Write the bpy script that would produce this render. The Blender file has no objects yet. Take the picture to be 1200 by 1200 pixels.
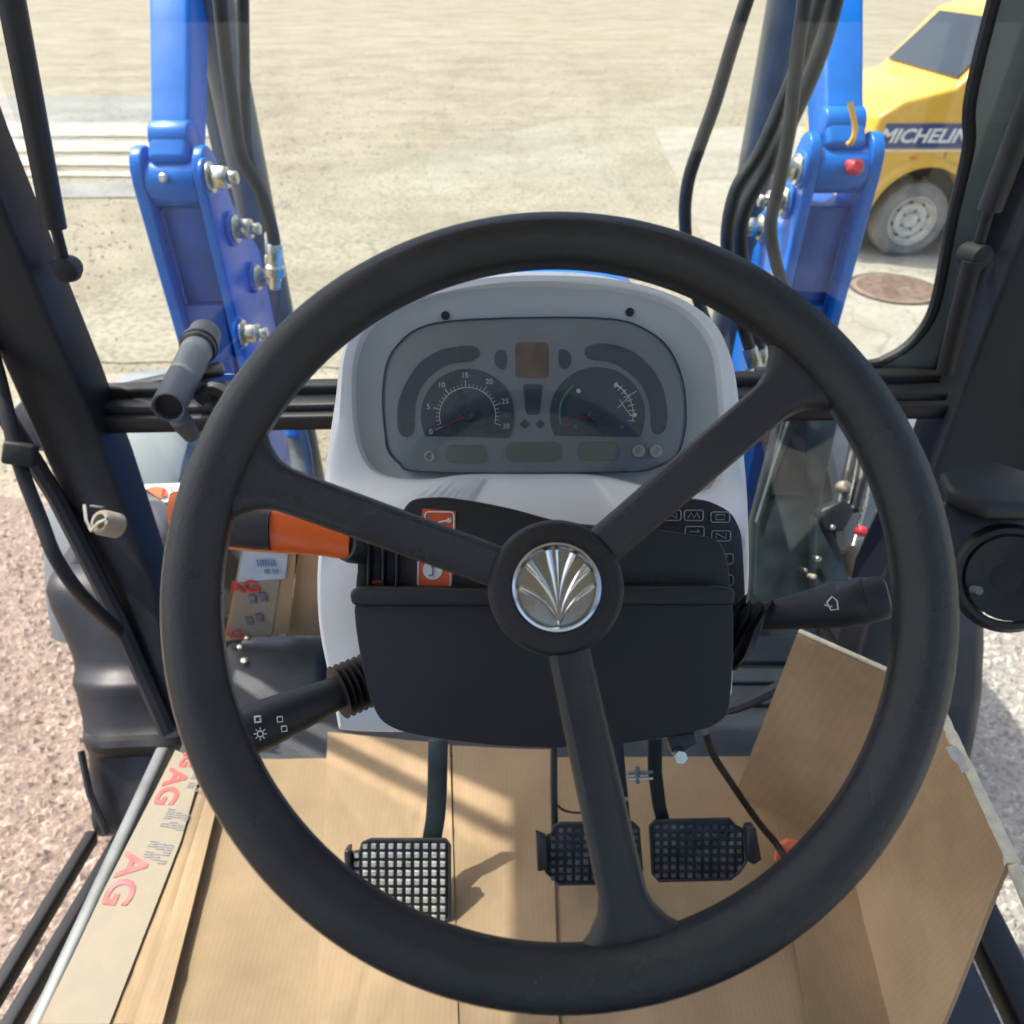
import bpy, bmesh, math, random
from mathutils import Vector, Matrix, Euler
import numpy as np
random.seed(7)
rad = math.radians
S = bpy.context.scene
COL = S.collection

# ------------------------------------------------------------------ camera, sky, sun, exposure
H = 2.40; PITCH = rad(37); FPX = 873.0
cam_d = bpy.data.cameras.new('camera'); cam = bpy.data.objects.new('camera', cam_d); COL.objects.link(cam)
cam.location = (0, 0, H); cam.rotation_euler = (rad(90) - PITCH, 0, 0)
cam_d.sensor_width = 36; cam_d.lens = FPX / 1200 * 36; cam_d.clip_start = .02; cam_d.clip_end = 400
cam_d.dof.use_dof = True; cam_d.dof.focus_distance = .62; cam_d.dof.aperture_fstop = 9.0
S.camera = cam
SUN_EL, SUN_AZ = 60, -61         # azimuth measured from +Y towards +X
w = bpy.data.worlds.new('World'); S.world = w; w.use_nodes = True
nt = w.node_tree; nt.nodes.clear()
o_ = nt.nodes.new('ShaderNodeOutputWorld'); b_ = nt.nodes.new('ShaderNodeBackground'); s_ = nt.nodes.new('ShaderNodeTexSky')
s_.sky_type = 'NISHITA'; s_.sun_disc = False; s_.sun_elevation = rad(SUN_EL); s_.sun_rotation = rad(SUN_AZ)
s_.air_density = .8; s_.dust_density = 4.0; s_.ozone_density = .6
b_.inputs[1].default_value = .15
nt.links.new(s_.outputs[0], b_.inputs[0]); nt.links.new(b_.outputs[0], o_.inputs[0])
sd = bpy.data.lights.new('sun', 'SUN'); sd.energy = 2.5; sd.angle = rad(.6); sd.color = (1, .95, .86)
sun = bpy.data.objects.new('sun', sd); COL.objects.link(sun)
sv = Vector((math.sin(rad(SUN_AZ)) * math.cos(rad(SUN_EL)), math.cos(rad(SUN_AZ)) * math.cos(rad(SUN_EL)), math.sin(rad(SUN_EL))))
sun.rotation_euler = (-sv).to_track_quat('-Z', 'Y').to_euler(); sun.location = (0, 0, 12)
S.view_settings.view_transform = 'Standard'; S.view_settings.look = 'None'
S.view_settings.exposure = 1.28; S.view_settings.gamma = 1; S.view_settings.use_curve_mapping = False
S.render.engine = 'CYCLES'
try:
    S.cycles.max_bounces = 8; S.cycles.transparent_max_bounces = 16
except Exception: pass

# ------------------------------------------------------------------ measuring helpers (photo pixel -> place)
cp, sp = math.cos(PITCH), math.sin(PITCH)
Rv = Vector((1, 0, 0)); Fv = Vector((0, cp, -sp)); Uv = Vector((0, sp, cp)); C0 = Vector((0, 0, H))
def ray(px, py): return Fv + Rv * ((px - 600) / FPX) + Uv * ((600 - py) / FPX)
def D(px, py, d): return C0 + ray(px, py) * d
def PY(px, py, Y): r = ray(px, py); return C0 + r * (Y / r.y)
def PZ(px, py, z): r = ray(px, py); return C0 + r * ((z - H) / r.z)
def PX(px, py, x): r = ray(px, py); return C0 + r * (x / r.x)

# ------------------------------------------------------------------ materials
M = {}
def mat(name, col, rough=.5, metal=0, var=.12, vs=6, bump=0, bs=300, spec=.5, rv=.08, coat=0, col2=None, stretch=None, alpha=None):
    m = bpy.data.materials.new(name); m.use_nodes = True; n = m.node_tree; p = n.nodes['Principled BSDF']
    tc = n.nodes.new('ShaderNodeTexCoord'); mp = n.nodes.new('ShaderNodeMapping')
    if stretch: mp.inputs['Scale'].default_value = stretch
    n.links.new(tc.outputs['Object'], mp.inputs[0])
    nz = n.nodes.new('ShaderNodeTexNoise'); nz.inputs['Scale'].default_value = vs; nz.inputs['Detail'].default_value = 6
    n.links.new(mp.outputs[0], nz.inputs['Vector'])
    mx = n.nodes.new('ShaderNodeMix'); mx.data_type = 'RGBA'
    c = Vector(col); lo = [max(0, v * (1 - var)) for v in c]; hi = [min(1, v * (1 + var)) for v in c]
    if col2: lo, hi = list(col), list(col2)
    mx.inputs[6].default_value = (*lo, 1); mx.inputs[7].default_value = (*hi, 1)
    mr = n.nodes.new('ShaderNodeMapRange'); mr.inputs[1].default_value = .35; mr.inputs[2].default_value = .65
    n.links.new(nz.outputs[0], mr.inputs[0]); n.links.new(mr.outputs[0], mx.inputs[0]); n.links.new(mx.outputs[2], p.inputs['Base Color'])
    r2 = n.nodes.new('ShaderNodeMapRange'); r2.inputs[1].default_value = .3; r2.inputs[2].default_value = .7
    r2.inputs[3].default_value = max(.02, rough - rv); r2.inputs[4].default_value = min(1, rough + rv)
    n.links.new(nz.outputs[0], r2.inputs[0]); n.links.new(r2.outputs[0], p.inputs['Roughness'])
    p.inputs['Metallic'].default_value = metal; p.inputs['Specular IOR Level'].default_value = spec
    if coat: p.inputs['Coat Weight'].default_value = coat; p.inputs['Coat Roughness'].default_value = .06
    if bump:
        bn = n.nodes.new('ShaderNodeTexNoise'); bn.inputs['Scale'].default_value = bs; bn.inputs['Detail'].default_value = 3
        n.links.new(mp.outputs[0], bn.inputs['Vector'])
        bp = n.nodes.new('ShaderNodeBump'); bp.inputs['Strength'].default_value = bump; bp.inputs['Distance'].default_value = .002
        n.links.new(bn.outputs[0], bp.inputs['Height']); n.links.new(bp.outputs[0], p.inputs['Normal'])
    M[name] = m; return m
mat('wheel_plastic', (.0210, .0225, .0245), .24, var=.2, vs=14, bump=.38, bs=1300, rv=.09)
mat('hub_plastic', (0.0106, 0.0114, 0.0132), .5, bump=.35, bs=900)
mat('box_plastic', (0.0132, 0.0150, 0.0185), .45, var=.15, vs=10, bump=.3, bs=1100)
mat('dark_plastic', (.014, .016, .020), .45, bump=.2, bs=700)
mat('shell_plastic', (.75, .76, .77), .42, var=.03, vs=5, bump=.12, bs=900)
mat('bezel_plastic', (.42, .455, .465), .45, var=.04, vs=5, bump=.12, bs=900)
mat('cluster_plate', (.175, .205, .22), .4, var=.06, vs=20)
mat('cluster_dark', (.036, .058, .085), .3, var=.1, vs=20)
mat('gauge_mark', (.58, .63, .66), .5)
mat('gauge_green', (.05, .16, .13), .5)
mat('needle_red', (.20, .03, .035), .4)
mat('amber_display', (.13, .085, .065), .35, var=.25, vs=60)
mat('slot_olive', (.11, .14, .125), .5)
mat('button_cream', (.42, .42, .36), .45)
mat('chrome', (.62, .63, .64), .15, 1, var=.03, rv=.04)
mat('chrome_back', (.34, .34, .32), .25, 1, var=.1, vs=60)
mat('cab_paint', (0.0123, 0.0132, 0.0176), .46, var=.15, vs=8, spec=.4, rv=.08)
mat('headliner', (.62, .62, .60), .7)
mat('seal_rubber', (.012, .012, .013), .6, bump=.2, bs=300)
mat('seal_grey', (.27, .285, .295), .45)
mat('tank_plastic', (0.0132, 0.0132, 0.0158), .45, var=.25, vs=9, bump=.3, bs=500, rv=.12)
mat('floor_mat', (.035, .041, .05), .6, var=.25, vs=14, bump=.5, bs=250)
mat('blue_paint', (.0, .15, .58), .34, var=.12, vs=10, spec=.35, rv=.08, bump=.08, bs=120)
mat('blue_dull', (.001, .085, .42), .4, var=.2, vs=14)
mat('zinc', (.62, .60, .50), .3, 1, var=.15, vs=40)
mat('steel_grey', (.15, .165, .165), .42, .15, var=.15, vs=15)
mat('steel_dark', (.022, .032, .036), .4, .2, var=.3, vs=18)
mat('hose_rubber', (.022, .024, .026), .45, var=.35, vs=25, bump=.4, bs=400)
mat('tube_grey', (.085, .095, .105), .5, var=.12, vs=25, bump=.4, bs=600)
mat('mudguard_grey', (.17, .195, .195), .6, var=.08, vs=8)
mat('tyre_rubber', (.022, .022, .023), .75, var=.3, vs=12, bump=.5, bs=150)
mat('orange_plastic', (.85, .14, .025), .32, var=.08, vs=14, bump=.08, bs=800)
mat('decal_orange', (.72, .10, .025), .4, var=.05)
mat('decal_white', (.72, .72, .70), .45, var=.04)
mat('mark_white', (.62, .63, .64), .5, var=.05)
mat('mark_dim', (.28, .29, .30), .5, var=.2, vs=200)
mat('pedal_metal', (.030, .032, .034), .4, .2, var=.3, vs=40)
mat('stud_sunlit', (.50, .49, .46), .4, .25, var=.25, vs=60)  # bare studs, sunlight on the clutch pad put into the pale colour
mat('stud_shaded', (.13, .14, .15), .35, .5, var=.5, vs=45)  # studs of the other two pedals, their shade put into the colour
mat('beige_plastic', (.36, .31, .24), .5, var=.1, vs=30)
mat('red_cap', (.62, .03, .05), .4)
mat('yellow_strap', (.75, .42, .06), .5)
mat('yellow_paint', (.70, .40, .035), .3, var=.05, vs=3, coat=.3)
mat('navy_print', (.030, .05, .17), .4, var=.06)
mat('van_white', (.72, .70, .62), .4)
mat('van_glass', (.02, .025, .03), .08, var=.1)
mat('tyre_dusty', (.20, .20, .185), .8, var=.15, vs=12)
mat('rim_cream', (.60, .57, .50), .45, var=.15, vs=14)
mat('arch_dark', (.05, .045, .035), .8)
mat('manhole_iron', (.25, .17, .13), .6, .1, var=.3, vs=14, bump=.5, bs=60)
mat('paint_white', (.27, .255, .215), .8, col2=(.39, .375, .32), vs=4)
mat('fabric_black', (.012, .012, .014), .55, bump=.4, bs=900)
mat('tape_cream', (.32, .265, .19), .7, var=.08, vs=20)
mat('print_red', (.62, .05, .05), .5, var=.1, vs=60)
mat('print_grey', (.20, .19, .22), .55, var=.4, vs=200)
mat('print_blue', (.10, .22, .42), .5)
mat('label_blue', (.50, .60, .70), .4, var=.1, vs=30)
mat('brake_orange', (.85, .22, .12), .5)
mat('torn_paper', (.74, .64, .54), .8, var=.1, vs=80)
mat('wire_teal', (.10, .18, .19), .4)

def cardboard(name, col, dirx=1, edge=False):
    m = mat(name, col, .72, var=.09, vs=5, spec=.25)
    n = m.node_tree; p = n.nodes['Principled BSDF']
    tc = n.nodes.new('ShaderNodeTexCoord'); wv = n.nodes.new('ShaderNodeTexWave')
    wv.wave_type = 'BANDS'; wv.bands_direction = 'X' if dirx else 'Y'
    wv.inputs['Scale'].default_value = 42; wv.inputs['Distortion'].default_value = 1.2; wv.inputs['Detail'].default_value = 2
    n.links.new(tc.outputs['Object'], wv.inputs['Vector'])
    nz = n.nodes.new('ShaderNodeTexNoise'); nz.inputs['Scale'].default_value = 9; nz.inputs['Detail'].default_value = 7
    n.links.new(tc.outputs['Object'], nz.inputs['Vector'])
    ad = n.nodes.new('ShaderNodeMath'); ad.operation = 'MULTIPLY_ADD'; ad.inputs[1].default_value = .05
    n.links.new(wv.outputs[1], ad.inputs[0]); n.links.new(nz.outputs[0], ad.inputs[2])
    bp = n.nodes.new('ShaderNodeBump'); bp.inputs['Strength'].default_value = .5; bp.inputs['Distance'].default_value = .004
    n.links.new(ad.outputs[0], bp.inputs['Height']); n.links.new(bp.outputs[0], p.inputs['Normal'])
    # corrugation also shows as faint tonal lines in the kraft paper
    old = p.inputs['Base Color'].links[0].from_socket
    mx = n.nodes.new('ShaderNodeMix'); mx.data_type = 'RGBA'; mx.blend_type = 'MULTIPLY'
    mr = n.nodes.new('ShaderNodeMapRange'); mr.inputs[3].default_value = .972; mr.inputs[4].default_value = 1.01
    n.links.new(wv.outputs[1], mr.inputs[0]); n.links.new(mr.outputs[0], mx.inputs[7]); n.links.new(old, mx.inputs[6]); mx.inputs[0].default_value = 1
    st = n.nodes.new('ShaderNodeTexNoise'); st.inputs['Scale'].default_value = 4.5; st.inputs['Detail'].default_value = 9; st.inputs['Roughness'].default_value = .68
    n.links.new(tc.outputs['Object'], st.inputs['Vector'])
    sr = n.nodes.new('ShaderNodeMapRange'); sr.inputs[1].default_value = .36; sr.inputs[2].default_value = .60; sr.inputs[3].default_value = .80; sr.inputs[4].default_value = 1.03
    n.links.new(st.outputs[0], sr.inputs[0])
    m2 = n.nodes.new('ShaderNodeMix'); m2.data_type = 'RGBA'; m2.blend_type = 'MULTIPLY'; m2.inputs[0].default_value = 1
    n.links.new(mx.outputs[2], m2.inputs[6]); n.links.new(sr.outputs[0], m2.inputs[7]); n.links.new(m2.outputs[2], p.inputs['Base Color'])
    return m
cardboard('cardboard', (.385, .268, .156)); cardboard('cardboard_b', (.35, .243, .14)); cardboard('cardboard_brown', (.56, .38, .215), 0)
mat('cardboard_edge', (.84, .74, .53), .8, var=.15, vs=60, bump=.5, bs=300)

def glass(name, tint, fac=.06, rough=.0):
    m = bpy.data.materials.new(name); m.use_nodes = True; n = m.node_tree; n.nodes.clear()
    out = n.nodes.new('ShaderNodeOutputMaterial'); mx = n.nodes.new('ShaderNodeMixShader')
    t = n.nodes.new('ShaderNodeBsdfTransparent'); t.inputs[0].default_value = (*tint, 1)
    g = n.nodes.new('ShaderNodeBsdfGlossy'); g.inputs[1].default_value = rough; g.inputs[0].default_value = (.9, .95, 1, 1)
    lw = n.nodes.new('ShaderNodeLayerWeight'); lw.inputs[0].default_value = .5
    pw = n.nodes.new('ShaderNodeMath'); pw.operation = 'POWER'; pw.inputs[1].default_value = 5; n.links.new(lw.outputs['Facing'], pw.inputs[0])
    fr = n.nodes.new('ShaderNodeMath'); fr.operation = 'MULTIPLY_ADD'; fr.inputs[1].default_value = .9; fr.inputs[2].default_value = .03; n.links.new(pw.outputs[0], fr.inputs[0])
    n.links.new(fr.outputs[0], mx.inputs[0]); n.links.new(t.outputs[0], mx.inputs[1]); n.links.new(g.outputs[0], mx.inputs[2])
    n.links.new(mx.outputs[0], out.inputs[0]); M[name] = m; return m
glass('window_glass', (.93, .96, .95)); glass('lens_clear', (.95, .96, .97), rough=.05)

def ground_mat(name, a, b, c, big=.5, fine=30, bump=.6, speck=.3, dist=.02):
    m = bpy.data.materials.new(name); m.use_nodes = True; n = m.node_tree; p = n.nodes['Principled BSDF']
    tc = n.nodes.new('ShaderNodeTexCoord')
    def noise(sc, det=8, st=None):
        z = n.nodes.new('ShaderNodeTexNoise'); z.inputs['Scale'].default_value = sc; z.inputs['Detail'].default_value = det
        if st:
            mp = n.nodes.new('ShaderNodeMapping'); mp.inputs['Scale'].default_value = st
            n.links.new(tc.outputs['Object'], mp.inputs[0]); n.links.new(mp.outputs[0], z.inputs['Vector'])
        else: n.links.new(tc.outputs['Object'], z.inputs['Vector'])
        return z
    z1 = noise(big, 12, (1, 1.5, 1)); z2 = noise(fine, 8); z3 = noise(big * 6, 12)
    def mr(z, a0, b0):
        q = n.nodes.new('ShaderNodeMapRange'); q.inputs[1].default_value = a0; q.inputs[2].default_value = b0; n.links.new(z.outputs[0], q.inputs[0]); return q
    m1 = n.nodes.new('ShaderNodeMix'); m1.data_type = 'RGBA'; m1.inputs[6].default_value = (*a, 1); m1.inputs[7].default_value = (*b, 1)
    n.links.new(mr(z1, .38, .62).outputs[0], m1.inputs[0])
    m2 = n.nodes.new('ShaderNodeMix'); m2.data_type = 'RGBA'; m2.inputs[7].default_value = (*c, 1)
    q = mr(z2, .46, .62); k = n.nodes.new('ShaderNodeMath'); k.operation = 'MULTIPLY'; k.inputs[1].default_value = speck
    n.links.new(q.outputs[0], k.inputs[0]); n.links.new(k.outputs[0], m2.inputs[0]); n.links.new(m1.outputs[2], m2.inputs[6])
    m3 = n.nodes.new('ShaderNodeMix'); m3.data_type = 'RGBA'; m3.blend_type = 'MULTIPLY'; m3.inputs[0].default_value = .8
    q3 = mr(z3, .3, .7); q3.inputs[3].default_value = .86; q3.inputs[4].default_value = 1.09
    n.links.new(m2.outputs[2], m3.inputs[6]); n.links.new(q3.outputs[0], m3.inputs[7]); n.links.new(m3.outputs[2], p.inputs['Base Color'])
    vo = n.nodes.new('ShaderNodeTexVoronoi'); vo.feature = 'DISTANCE_TO_EDGE'; vo.inputs['Scale'].default_value = .55
    wz = noise(1.7, 6); wm = n.nodes.new('ShaderNodeVectorMath'); wm.operation = 'MULTIPLY_ADD'; wm.inputs[1].default_value = (1.4, 1.4, 0)
    n.links.new(wz.outputs[1], wm.inputs[0]); n.links.new(tc.outputs['Object'], wm.inputs[2]); n.links.new(wm.outputs[0], vo.inputs['Vector'])
    qv = n.nodes.new('ShaderNodeMapRange'); qv.inputs[1].default_value = .0; qv.inputs[2].default_value = .010; qv.inputs[3].default_value = .62; qv.inputs[4].default_value = 1
    n.links.new(vo.outputs['Distance'], qv.inputs[0])
    m4 = n.nodes.new('ShaderNodeMix'); m4.data_type = 'RGBA'; m4.blend_type = 'MULTIPLY'; m4.inputs[0].default_value = .8
    n.links.new(m3.outputs[2], m4.inputs[6]); n.links.new(qv.outputs[0], m4.inputs[7]); n.links.new(m4.outputs[2], p.inputs['Base Color'])
    p.inputs['Roughness'].default_value = .9; p.inputs['Specular IOR Level'].default_value = .2
    ad = n.nodes.new('ShaderNodeMath'); ad.operation = 'ADD'; z4 = noise(fine * 3, 4); n.links.new(z2.outputs[0], ad.inputs[0]); n.links.new(z4.outputs[0], ad.inputs[1])
    bp = n.nodes.new('ShaderNodeBump'); bp.inputs['Strength'].default_value = bump; bp.inputs['Distance'].default_value = dist
    n.links.new(ad.outputs[0], bp.inputs['Height']); n.links.new(bp.outputs[0], p.inputs['Normal'])
    M[name] = m; return m
ground_mat('ground_dirt', (.315, .27, .195), (.385, .345, .26), (.19, .145, .095), .55, 30, .8, .6, .02)
ground_mat('ground_gravel', (.35, .275, .22), (.44, .355, .29), (.20, .145, .11), 1.2, 60, .9, .6, .02)
ground_mat('concrete_pale', (0.311, 0.285, 0.229), (0.363, 0.337, 0.277), (0.222, 0.200, 0.155), .6, 26, .4, .35, .008)
ground_mat('concrete_worn', (0.274, 0.248, 0.185), (0.340, 0.315, 0.240), (0.185, 0.152, 0.104), .45, 18, .6, .6, .012)
ground_mat('asphalt', (.24, .235, .21), (.31, .30, .27), (.16, .155, .14), .8, 40, .4, .5, .008)
ground_mat('ground_grey', (.37, .35, .30), (.46, .44, .385), (.20, .185, .155), 1.0, 45, .8, .6, .02)

# ------------------------------------------------------------------ mesh helpers
def loc_of(parent):
    v = Vector((0, 0, 0)); p = parent
    while p: v += p.location; p = p.parent
    return v
def tagp(o, label=None, cat=None, group=None, kind=None):
    if label: o['label'] = label
    if cat: o['category'] = cat
    if group: o['group'] = group
    if kind: o['kind'] = kind
    return o
def empty(name, loc, label, cat, group=None):
    o = bpy.data.objects.new(name, None); COL.objects.link(o); o.location = loc; o.empty_display_size = .1
    return tagp(o, label, cat, group)
class MB:
    def __init__(s): s.v = []; s.f = []
    def add(s, vs, fs):
        k = len(s.v); s.v += [Vector(a) for a in vs]; s.f += [[k + i for i in f] for f in fs]; return s
    def loft(s, loops, cap0=True, cap1=True, closed=True):
        n = len(loops[0]); k = len(s.v)
        for L in loops: s.v += [Vector(a) for a in L]
        for i in range(len(loops) - 1):
            for j in range(n if closed else n - 1):
                a = k + i * n + j; b = k + i * n + (j + 1) % n
                s.f.append([a, b, b + n, a + n])
        if cap0: s.f.append([k + j for j in range(n)][::-1])
        if cap1: s.f.append([k + (len(loops) - 1) * n + j for j in range(n)])
        return s
    def prism(s, pts, vec): vec = Vector(vec); pts = [Vector(p) for p in pts]; return s.loft([pts, [p + vec for p in pts]])
    def px(s, pts, d, t): return s.prism([D(x, y, d) for x, y in pts], Fv * t)
    def box(s, c, size, rot=None):
        c = Vector(c); hx, hy, hz = [q / 2 for q in size]; m = rot.to_matrix() if rot else Matrix.Identity(3)
        P = [c + m @ Vector(q) for q in ((-hx, -hy, -hz), (hx, -hy, -hz), (hx, hy, -hz), (-hx, hy, -hz))]
        return s.loft([P, [p + m @ Vector((0, 0, 2 * hz)) for p in P]])
    def tube(s, path, r, n=12, caps=True):
        path = [Vector(p) for p in path]; rs = r if isinstance(r, (list, tuple)) else [r] * len(path)
        loops = []; up = None
        for i, p in enumerate(path):
            t = (path[min(i + 1, len(path) - 1)] - path[max(i - 1, 0)])
            if t.length < 1e-9: t = Vector((0, 0, 1))
            t.normalize()
            if up is None: up = t.orthogonal().normalized()
            up = (up - t * up.dot(t)); up.normalize(); sd_ = t.cross(up)
            loops.append([p + (up * math.cos(a) + sd_ * math.sin(a)) * rs[i] for a in [2 * math.pi * j / n for j in range(n)]])
        return s.loft(loops, caps, caps)
    def lathe(s, c, ax, prof, n=32, cap0=True, cap1=True, squash=1):
        c = Vector(c); ax = Vector(ax).normalized(); u = ax.orthogonal().normalized(); v = ax.cross(u)
        return s.loft([[c + ax * t + (u * math.cos(a) + v * math.sin(a) * squash) * r for a in [2 * math.pi * j / n for j in range(n)]] for r, t in prof], cap0, cap1)
    def build(s, name, m, parent=None, bevel=0, seg=2, ang=35, label=None, sub=0):
        off = loc_of(parent); me = bpy.data.meshes.new(name)
        me.from_pydata([tuple(q - off) for q in s.v], [], s.f)
        bm = bmesh.new(); bm.from_mesh(me); bmesh.ops.remove_doubles(bm, verts=bm.verts, dist=1e-6)
        bmesh.ops.recalc_face_normals(bm, faces=bm.faces)
        if bevel:
            es = [e for e in bm.edges if len(e.link_faces) == 2 and e.calc_face_angle(0) > rad(ang)]
            if es: bmesh.ops.bevel(bm, geom=es, offset=bevel, segments=seg, affect='EDGES', clamp_overlap=True, profile=.5)
        bm.to_mesh(me); bm.free()
        me.materials.append(M[m] if isinstance(m, str) else m)
        me.shade_smooth(); me.set_sharp_from_angle(angle=rad(38 if not bevel else 50))
        o = bpy.data.objects.new(name, me); COL.objects.link(o)
        if parent: o.parent = parent
        if label: o['label'] = label
        return o
def smooth_path(P, k=6):
    P = [Vector(p) for p in P]; out = []
    for i in range(len(P) - 1):
        a, b, c, d = P[max(i - 1, 0)], P[i], P[i + 1], P[min(i + 2, len(P) - 1)]
        for j in range(k):
            t = j / k; out.append(.5 * ((2 * b) + (c - a) * t + (2 * a - 5 * b + 4 * c - d) * t * t + (3 * b - a - 3 * c + d) * t ** 3))
    out.append(P[-1]); return out
def smooth2(P, k=4, closed=True):
    P = [Vector(p) for p in P]
    for it in range(2):
        n = len(P); out = []
        for i in range(n):
            a, b = P[i], P[(i + 1) % n]; L = (b - a).length; q = min(.25, 6 / max(L, 1e-6)) if it == 0 else .25
            out += [a.lerp(b, q), b.lerp(a, q)]
        P = out
    return [(p.x, p.y) for p in P]
def smoothc(P, k=4):
    n = len(P); out = []
    for i in range(n):
        a, b, c, d = [Vector((*P[(i + q) % n], 0)) for q in (-1, 0, 1, 2)]
        for j in range(k):
            t = j / k; r = .5 * ((2 * b) + (c - a) * t + (2 * a - 5 * b + 4 * c - d) * t * t + (3 * b - a - 3 * c + d) * t ** 3); out.append((r.x, r.y))
    return out
def rrect(x0, y0, x1, y1, r, k=4):
    out = []
    for cx, cy, a0 in ((x1 - r, y1 - r, 0), (x0 + r, y1 - r, 90), (x0 + r, y0 + r, 180), (x1 - r, y0 + r, 270)):
        for j in range(k + 1):
            a = rad(a0 + 90 * j / k); out.append((cx + r * math.cos(a), cy + r * math.sin(a)))
    return out
def circ(cx, cy, r, n=24, ry=None): return [(cx + r * math.cos(2 * math.pi * j / n), cy + (ry or r) * math.sin(2 * math.pi * j / n)) for j in range(n)]
def text(s, org, right, up, size, m, parent, name='lettering', extrude=.0006, shear=0, bold=0, align='CENTER', sx=1, lift=.0006):
    right = Vector(right).normalized(); up = Vector(up); up = (up - right * up.dot(right)).normalized(); nn = right.cross(up)
    cu = bpy.data.curves.new('t', 'FONT'); cu.body = s; cu.size = size; cu.extrude = extrude; cu.shear = shear; cu.offset = bold
    cu.align_x = align; cu.align_y = 'CENTER'; cu.resolution_u = 3
    ob = bpy.data.objects.new('t', cu); COL.objects.link(ob); dg = bpy.context.evaluated_depsgraph_get(); dg.update()
    me = bpy.data.meshes.new_from_object(ob.evaluated_get(dg)); bpy.data.objects.remove(ob); bpy.data.curves.remove(cu)
    off = loc_of(parent); T = Matrix((right * sx, up, nn)).transposed().to_4x4(); T.translation = Vector(org) + nn * lift - off
    me.transform(T); me.name = name; me.materials.clear(); me.materials.append(M[m])
    o = bpy.data.objects.new(name, me); COL.objects.link(o); o.parent = parent; return o
def line(pts, d, r, m, parent, name='marking', closed=False):
    P = [D(x, y, d) for x, y in pts]
    if closed: P.append(P[0])
    return MB().tube(P, r, 5).build(name, m, parent)
def hexbolt(parent, p, ax, r, L, name='bolt', m='zinc'):
    mb = MB(); ax = Vector(ax)
    mb.lathe(p, ax, [(r * 1.25, 0), (r * 1.25, L * .12)], 20)
    mb.lathe(p, ax, [(r, L * .12), (r, L * .62), (r * .85, L * .68)], 6)
    mb.lathe(p, ax, [(r * .55, L * .68), (r * .52, L)], 14)
    return mb.build(name, m, parent, bevel=.0012, seg=1)

# ------------------------------------------------------------------ the ground
def sheet(name, pts, m, z=None, kind='structure'):
    P = [Vector((x, y, z if z is not None else 0)) for x, y in pts]
    mb = MB(); mb.v = P; mb.f = [list(range(len(P)))]
    return tagp(mb.build(name, m), kind=kind)
sheet('ground', [(-150, -120), (150, -120), (150, 250), (-150, 250)], 'ground_dirt', 0)
def wob(pts, amp, k=7):
    out = []
    n = len(pts)
    for i in range(n):
        a = Vector(pts[i]); b = Vector(pts[(i + 1) % n])
        for j in range(k): q = a.lerp(b, j / k); out.append((q.x + random.uniform(-amp, amp), q.y + random.uniform(-amp, amp)))
    return out
sheet('gravel_strip', wob([(-9, -6), (-.9, -6), (-.85, 1.9), (-1.6, 2.7), (-2.3, 3.3), (-9, 3.6)], .09, 10), 'ground_gravel', .004)
sheet('gravel_yard', wob([(.8, -6), (9, -6), (9, 2.9), (2.2, 3.0), (1.3, 3.2), (.8, 2.6)], .09, 10), 'ground_grey', .004)
sheet('road', [(-60, 12.9), (-7.0, 13.0), (-6.4, 14.6), (-6.2, 17.5), (-60, 18)], 'asphalt', .004)
# worn pale concrete with tyre bands, and the paler slab by the van
sheet('concrete_apron', wob([(-3.6, 5.0), (2.0, 4.85), (2.55, 5.6), (2.2, 8.0), (5, 19), (-2.4, 11.2), (-2.8, 8.8), (-3.5, 8.1)], .05, 14), 'concrete_worn', .008)
sheet('pavement', [(1.95, 7.3), (1.75, 6.1), (2.15, 5.2), (2.3, 4.3), (2.6, 3.4), (12, 3.1), (30, 3.1), (30, 14), (2.4, 14)], 'concrete_pale', .012)
zs = []
for k, (y0, y1, x0, x1) in enumerate([(13.2, 14.4, -10, -4.6), (12.05, 12.9, -10, -5.2), (11.15, 11.75, -10, -5.1), (10.55, 10.85, -10, -5.0)]):
    sheet('crossing_stripe', wob([(x0 - 4, y0), (x1, y0), (x1 + .1, y1), (x0 - 4, y1)], .03, 8), 'paint_white', .016)
sheet('road_patch', wob([(-13, 9.5), (-4.4, 9.5), (-4.6, 10.25), (-13, 10.25)], .04, 8), 'asphalt', .012)
# loose stones
def stones(name, m, region, n, seed, smin=.006, smax=.02):
    rg = random.Random(seed); mb = MB()
    base = [(1, 0, 0), (0, 1, 0), (-1, 0, 0), (0, -1, 0), (0, 0, 1)]
    for i in range(n):
        x = rg.uniform(region[0], region[1]); y = rg.uniform(region[2], region[3]); s0 = rg.uniform(smin, smax); a = rg.uniform(0, 6.28)
        vs = []
        for bx, by, bz in base:
            q = 1 + rg.uniform(-.35, .35)
            vs.append((x + s0 * q * (bx * math.cos(a) - by * math.sin(a)), y + s0 * q * .8 * (bx * math.sin(a) + by * math.cos(a)), .004 + s0 * .7 * bz * q))
        mb.add(vs, [(0, 1, 4), (1, 2, 4), (2, 3, 4), (3, 0, 4)])
    me = bpy.data.meshes.new(name); me.from_pydata([tuple(v) for v in mb.v], [], mb.f); me.materials.append(M[m])
    o = bpy.data.objects.new(name, me); COL.objects.link(o); o['kind'] = 'stuff'; return o
mat('stone_pink', (.36, .28, .225), .85, var=.35, vs=30); mat('stone_grey', (.38, .36, .31), .85, var=.35, vs=30)
mat('stone_sand', (.38, .325, .24), .85, var=.3, vs=20)
stones('loose_gravel', 'stone_pink', (-3.4, -.95, .1, 3.2), 15000, 1, .006, .026)
stones('grey_gravel', 'stone_grey', (.85, 2.6, .1, 2.9), 7000, 2, .006, .024)
stones('scattered_grit', 'stone_sand', (-3.2, 2.2, 2.9, 5.2), 2500, 3, .005, .014)
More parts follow.
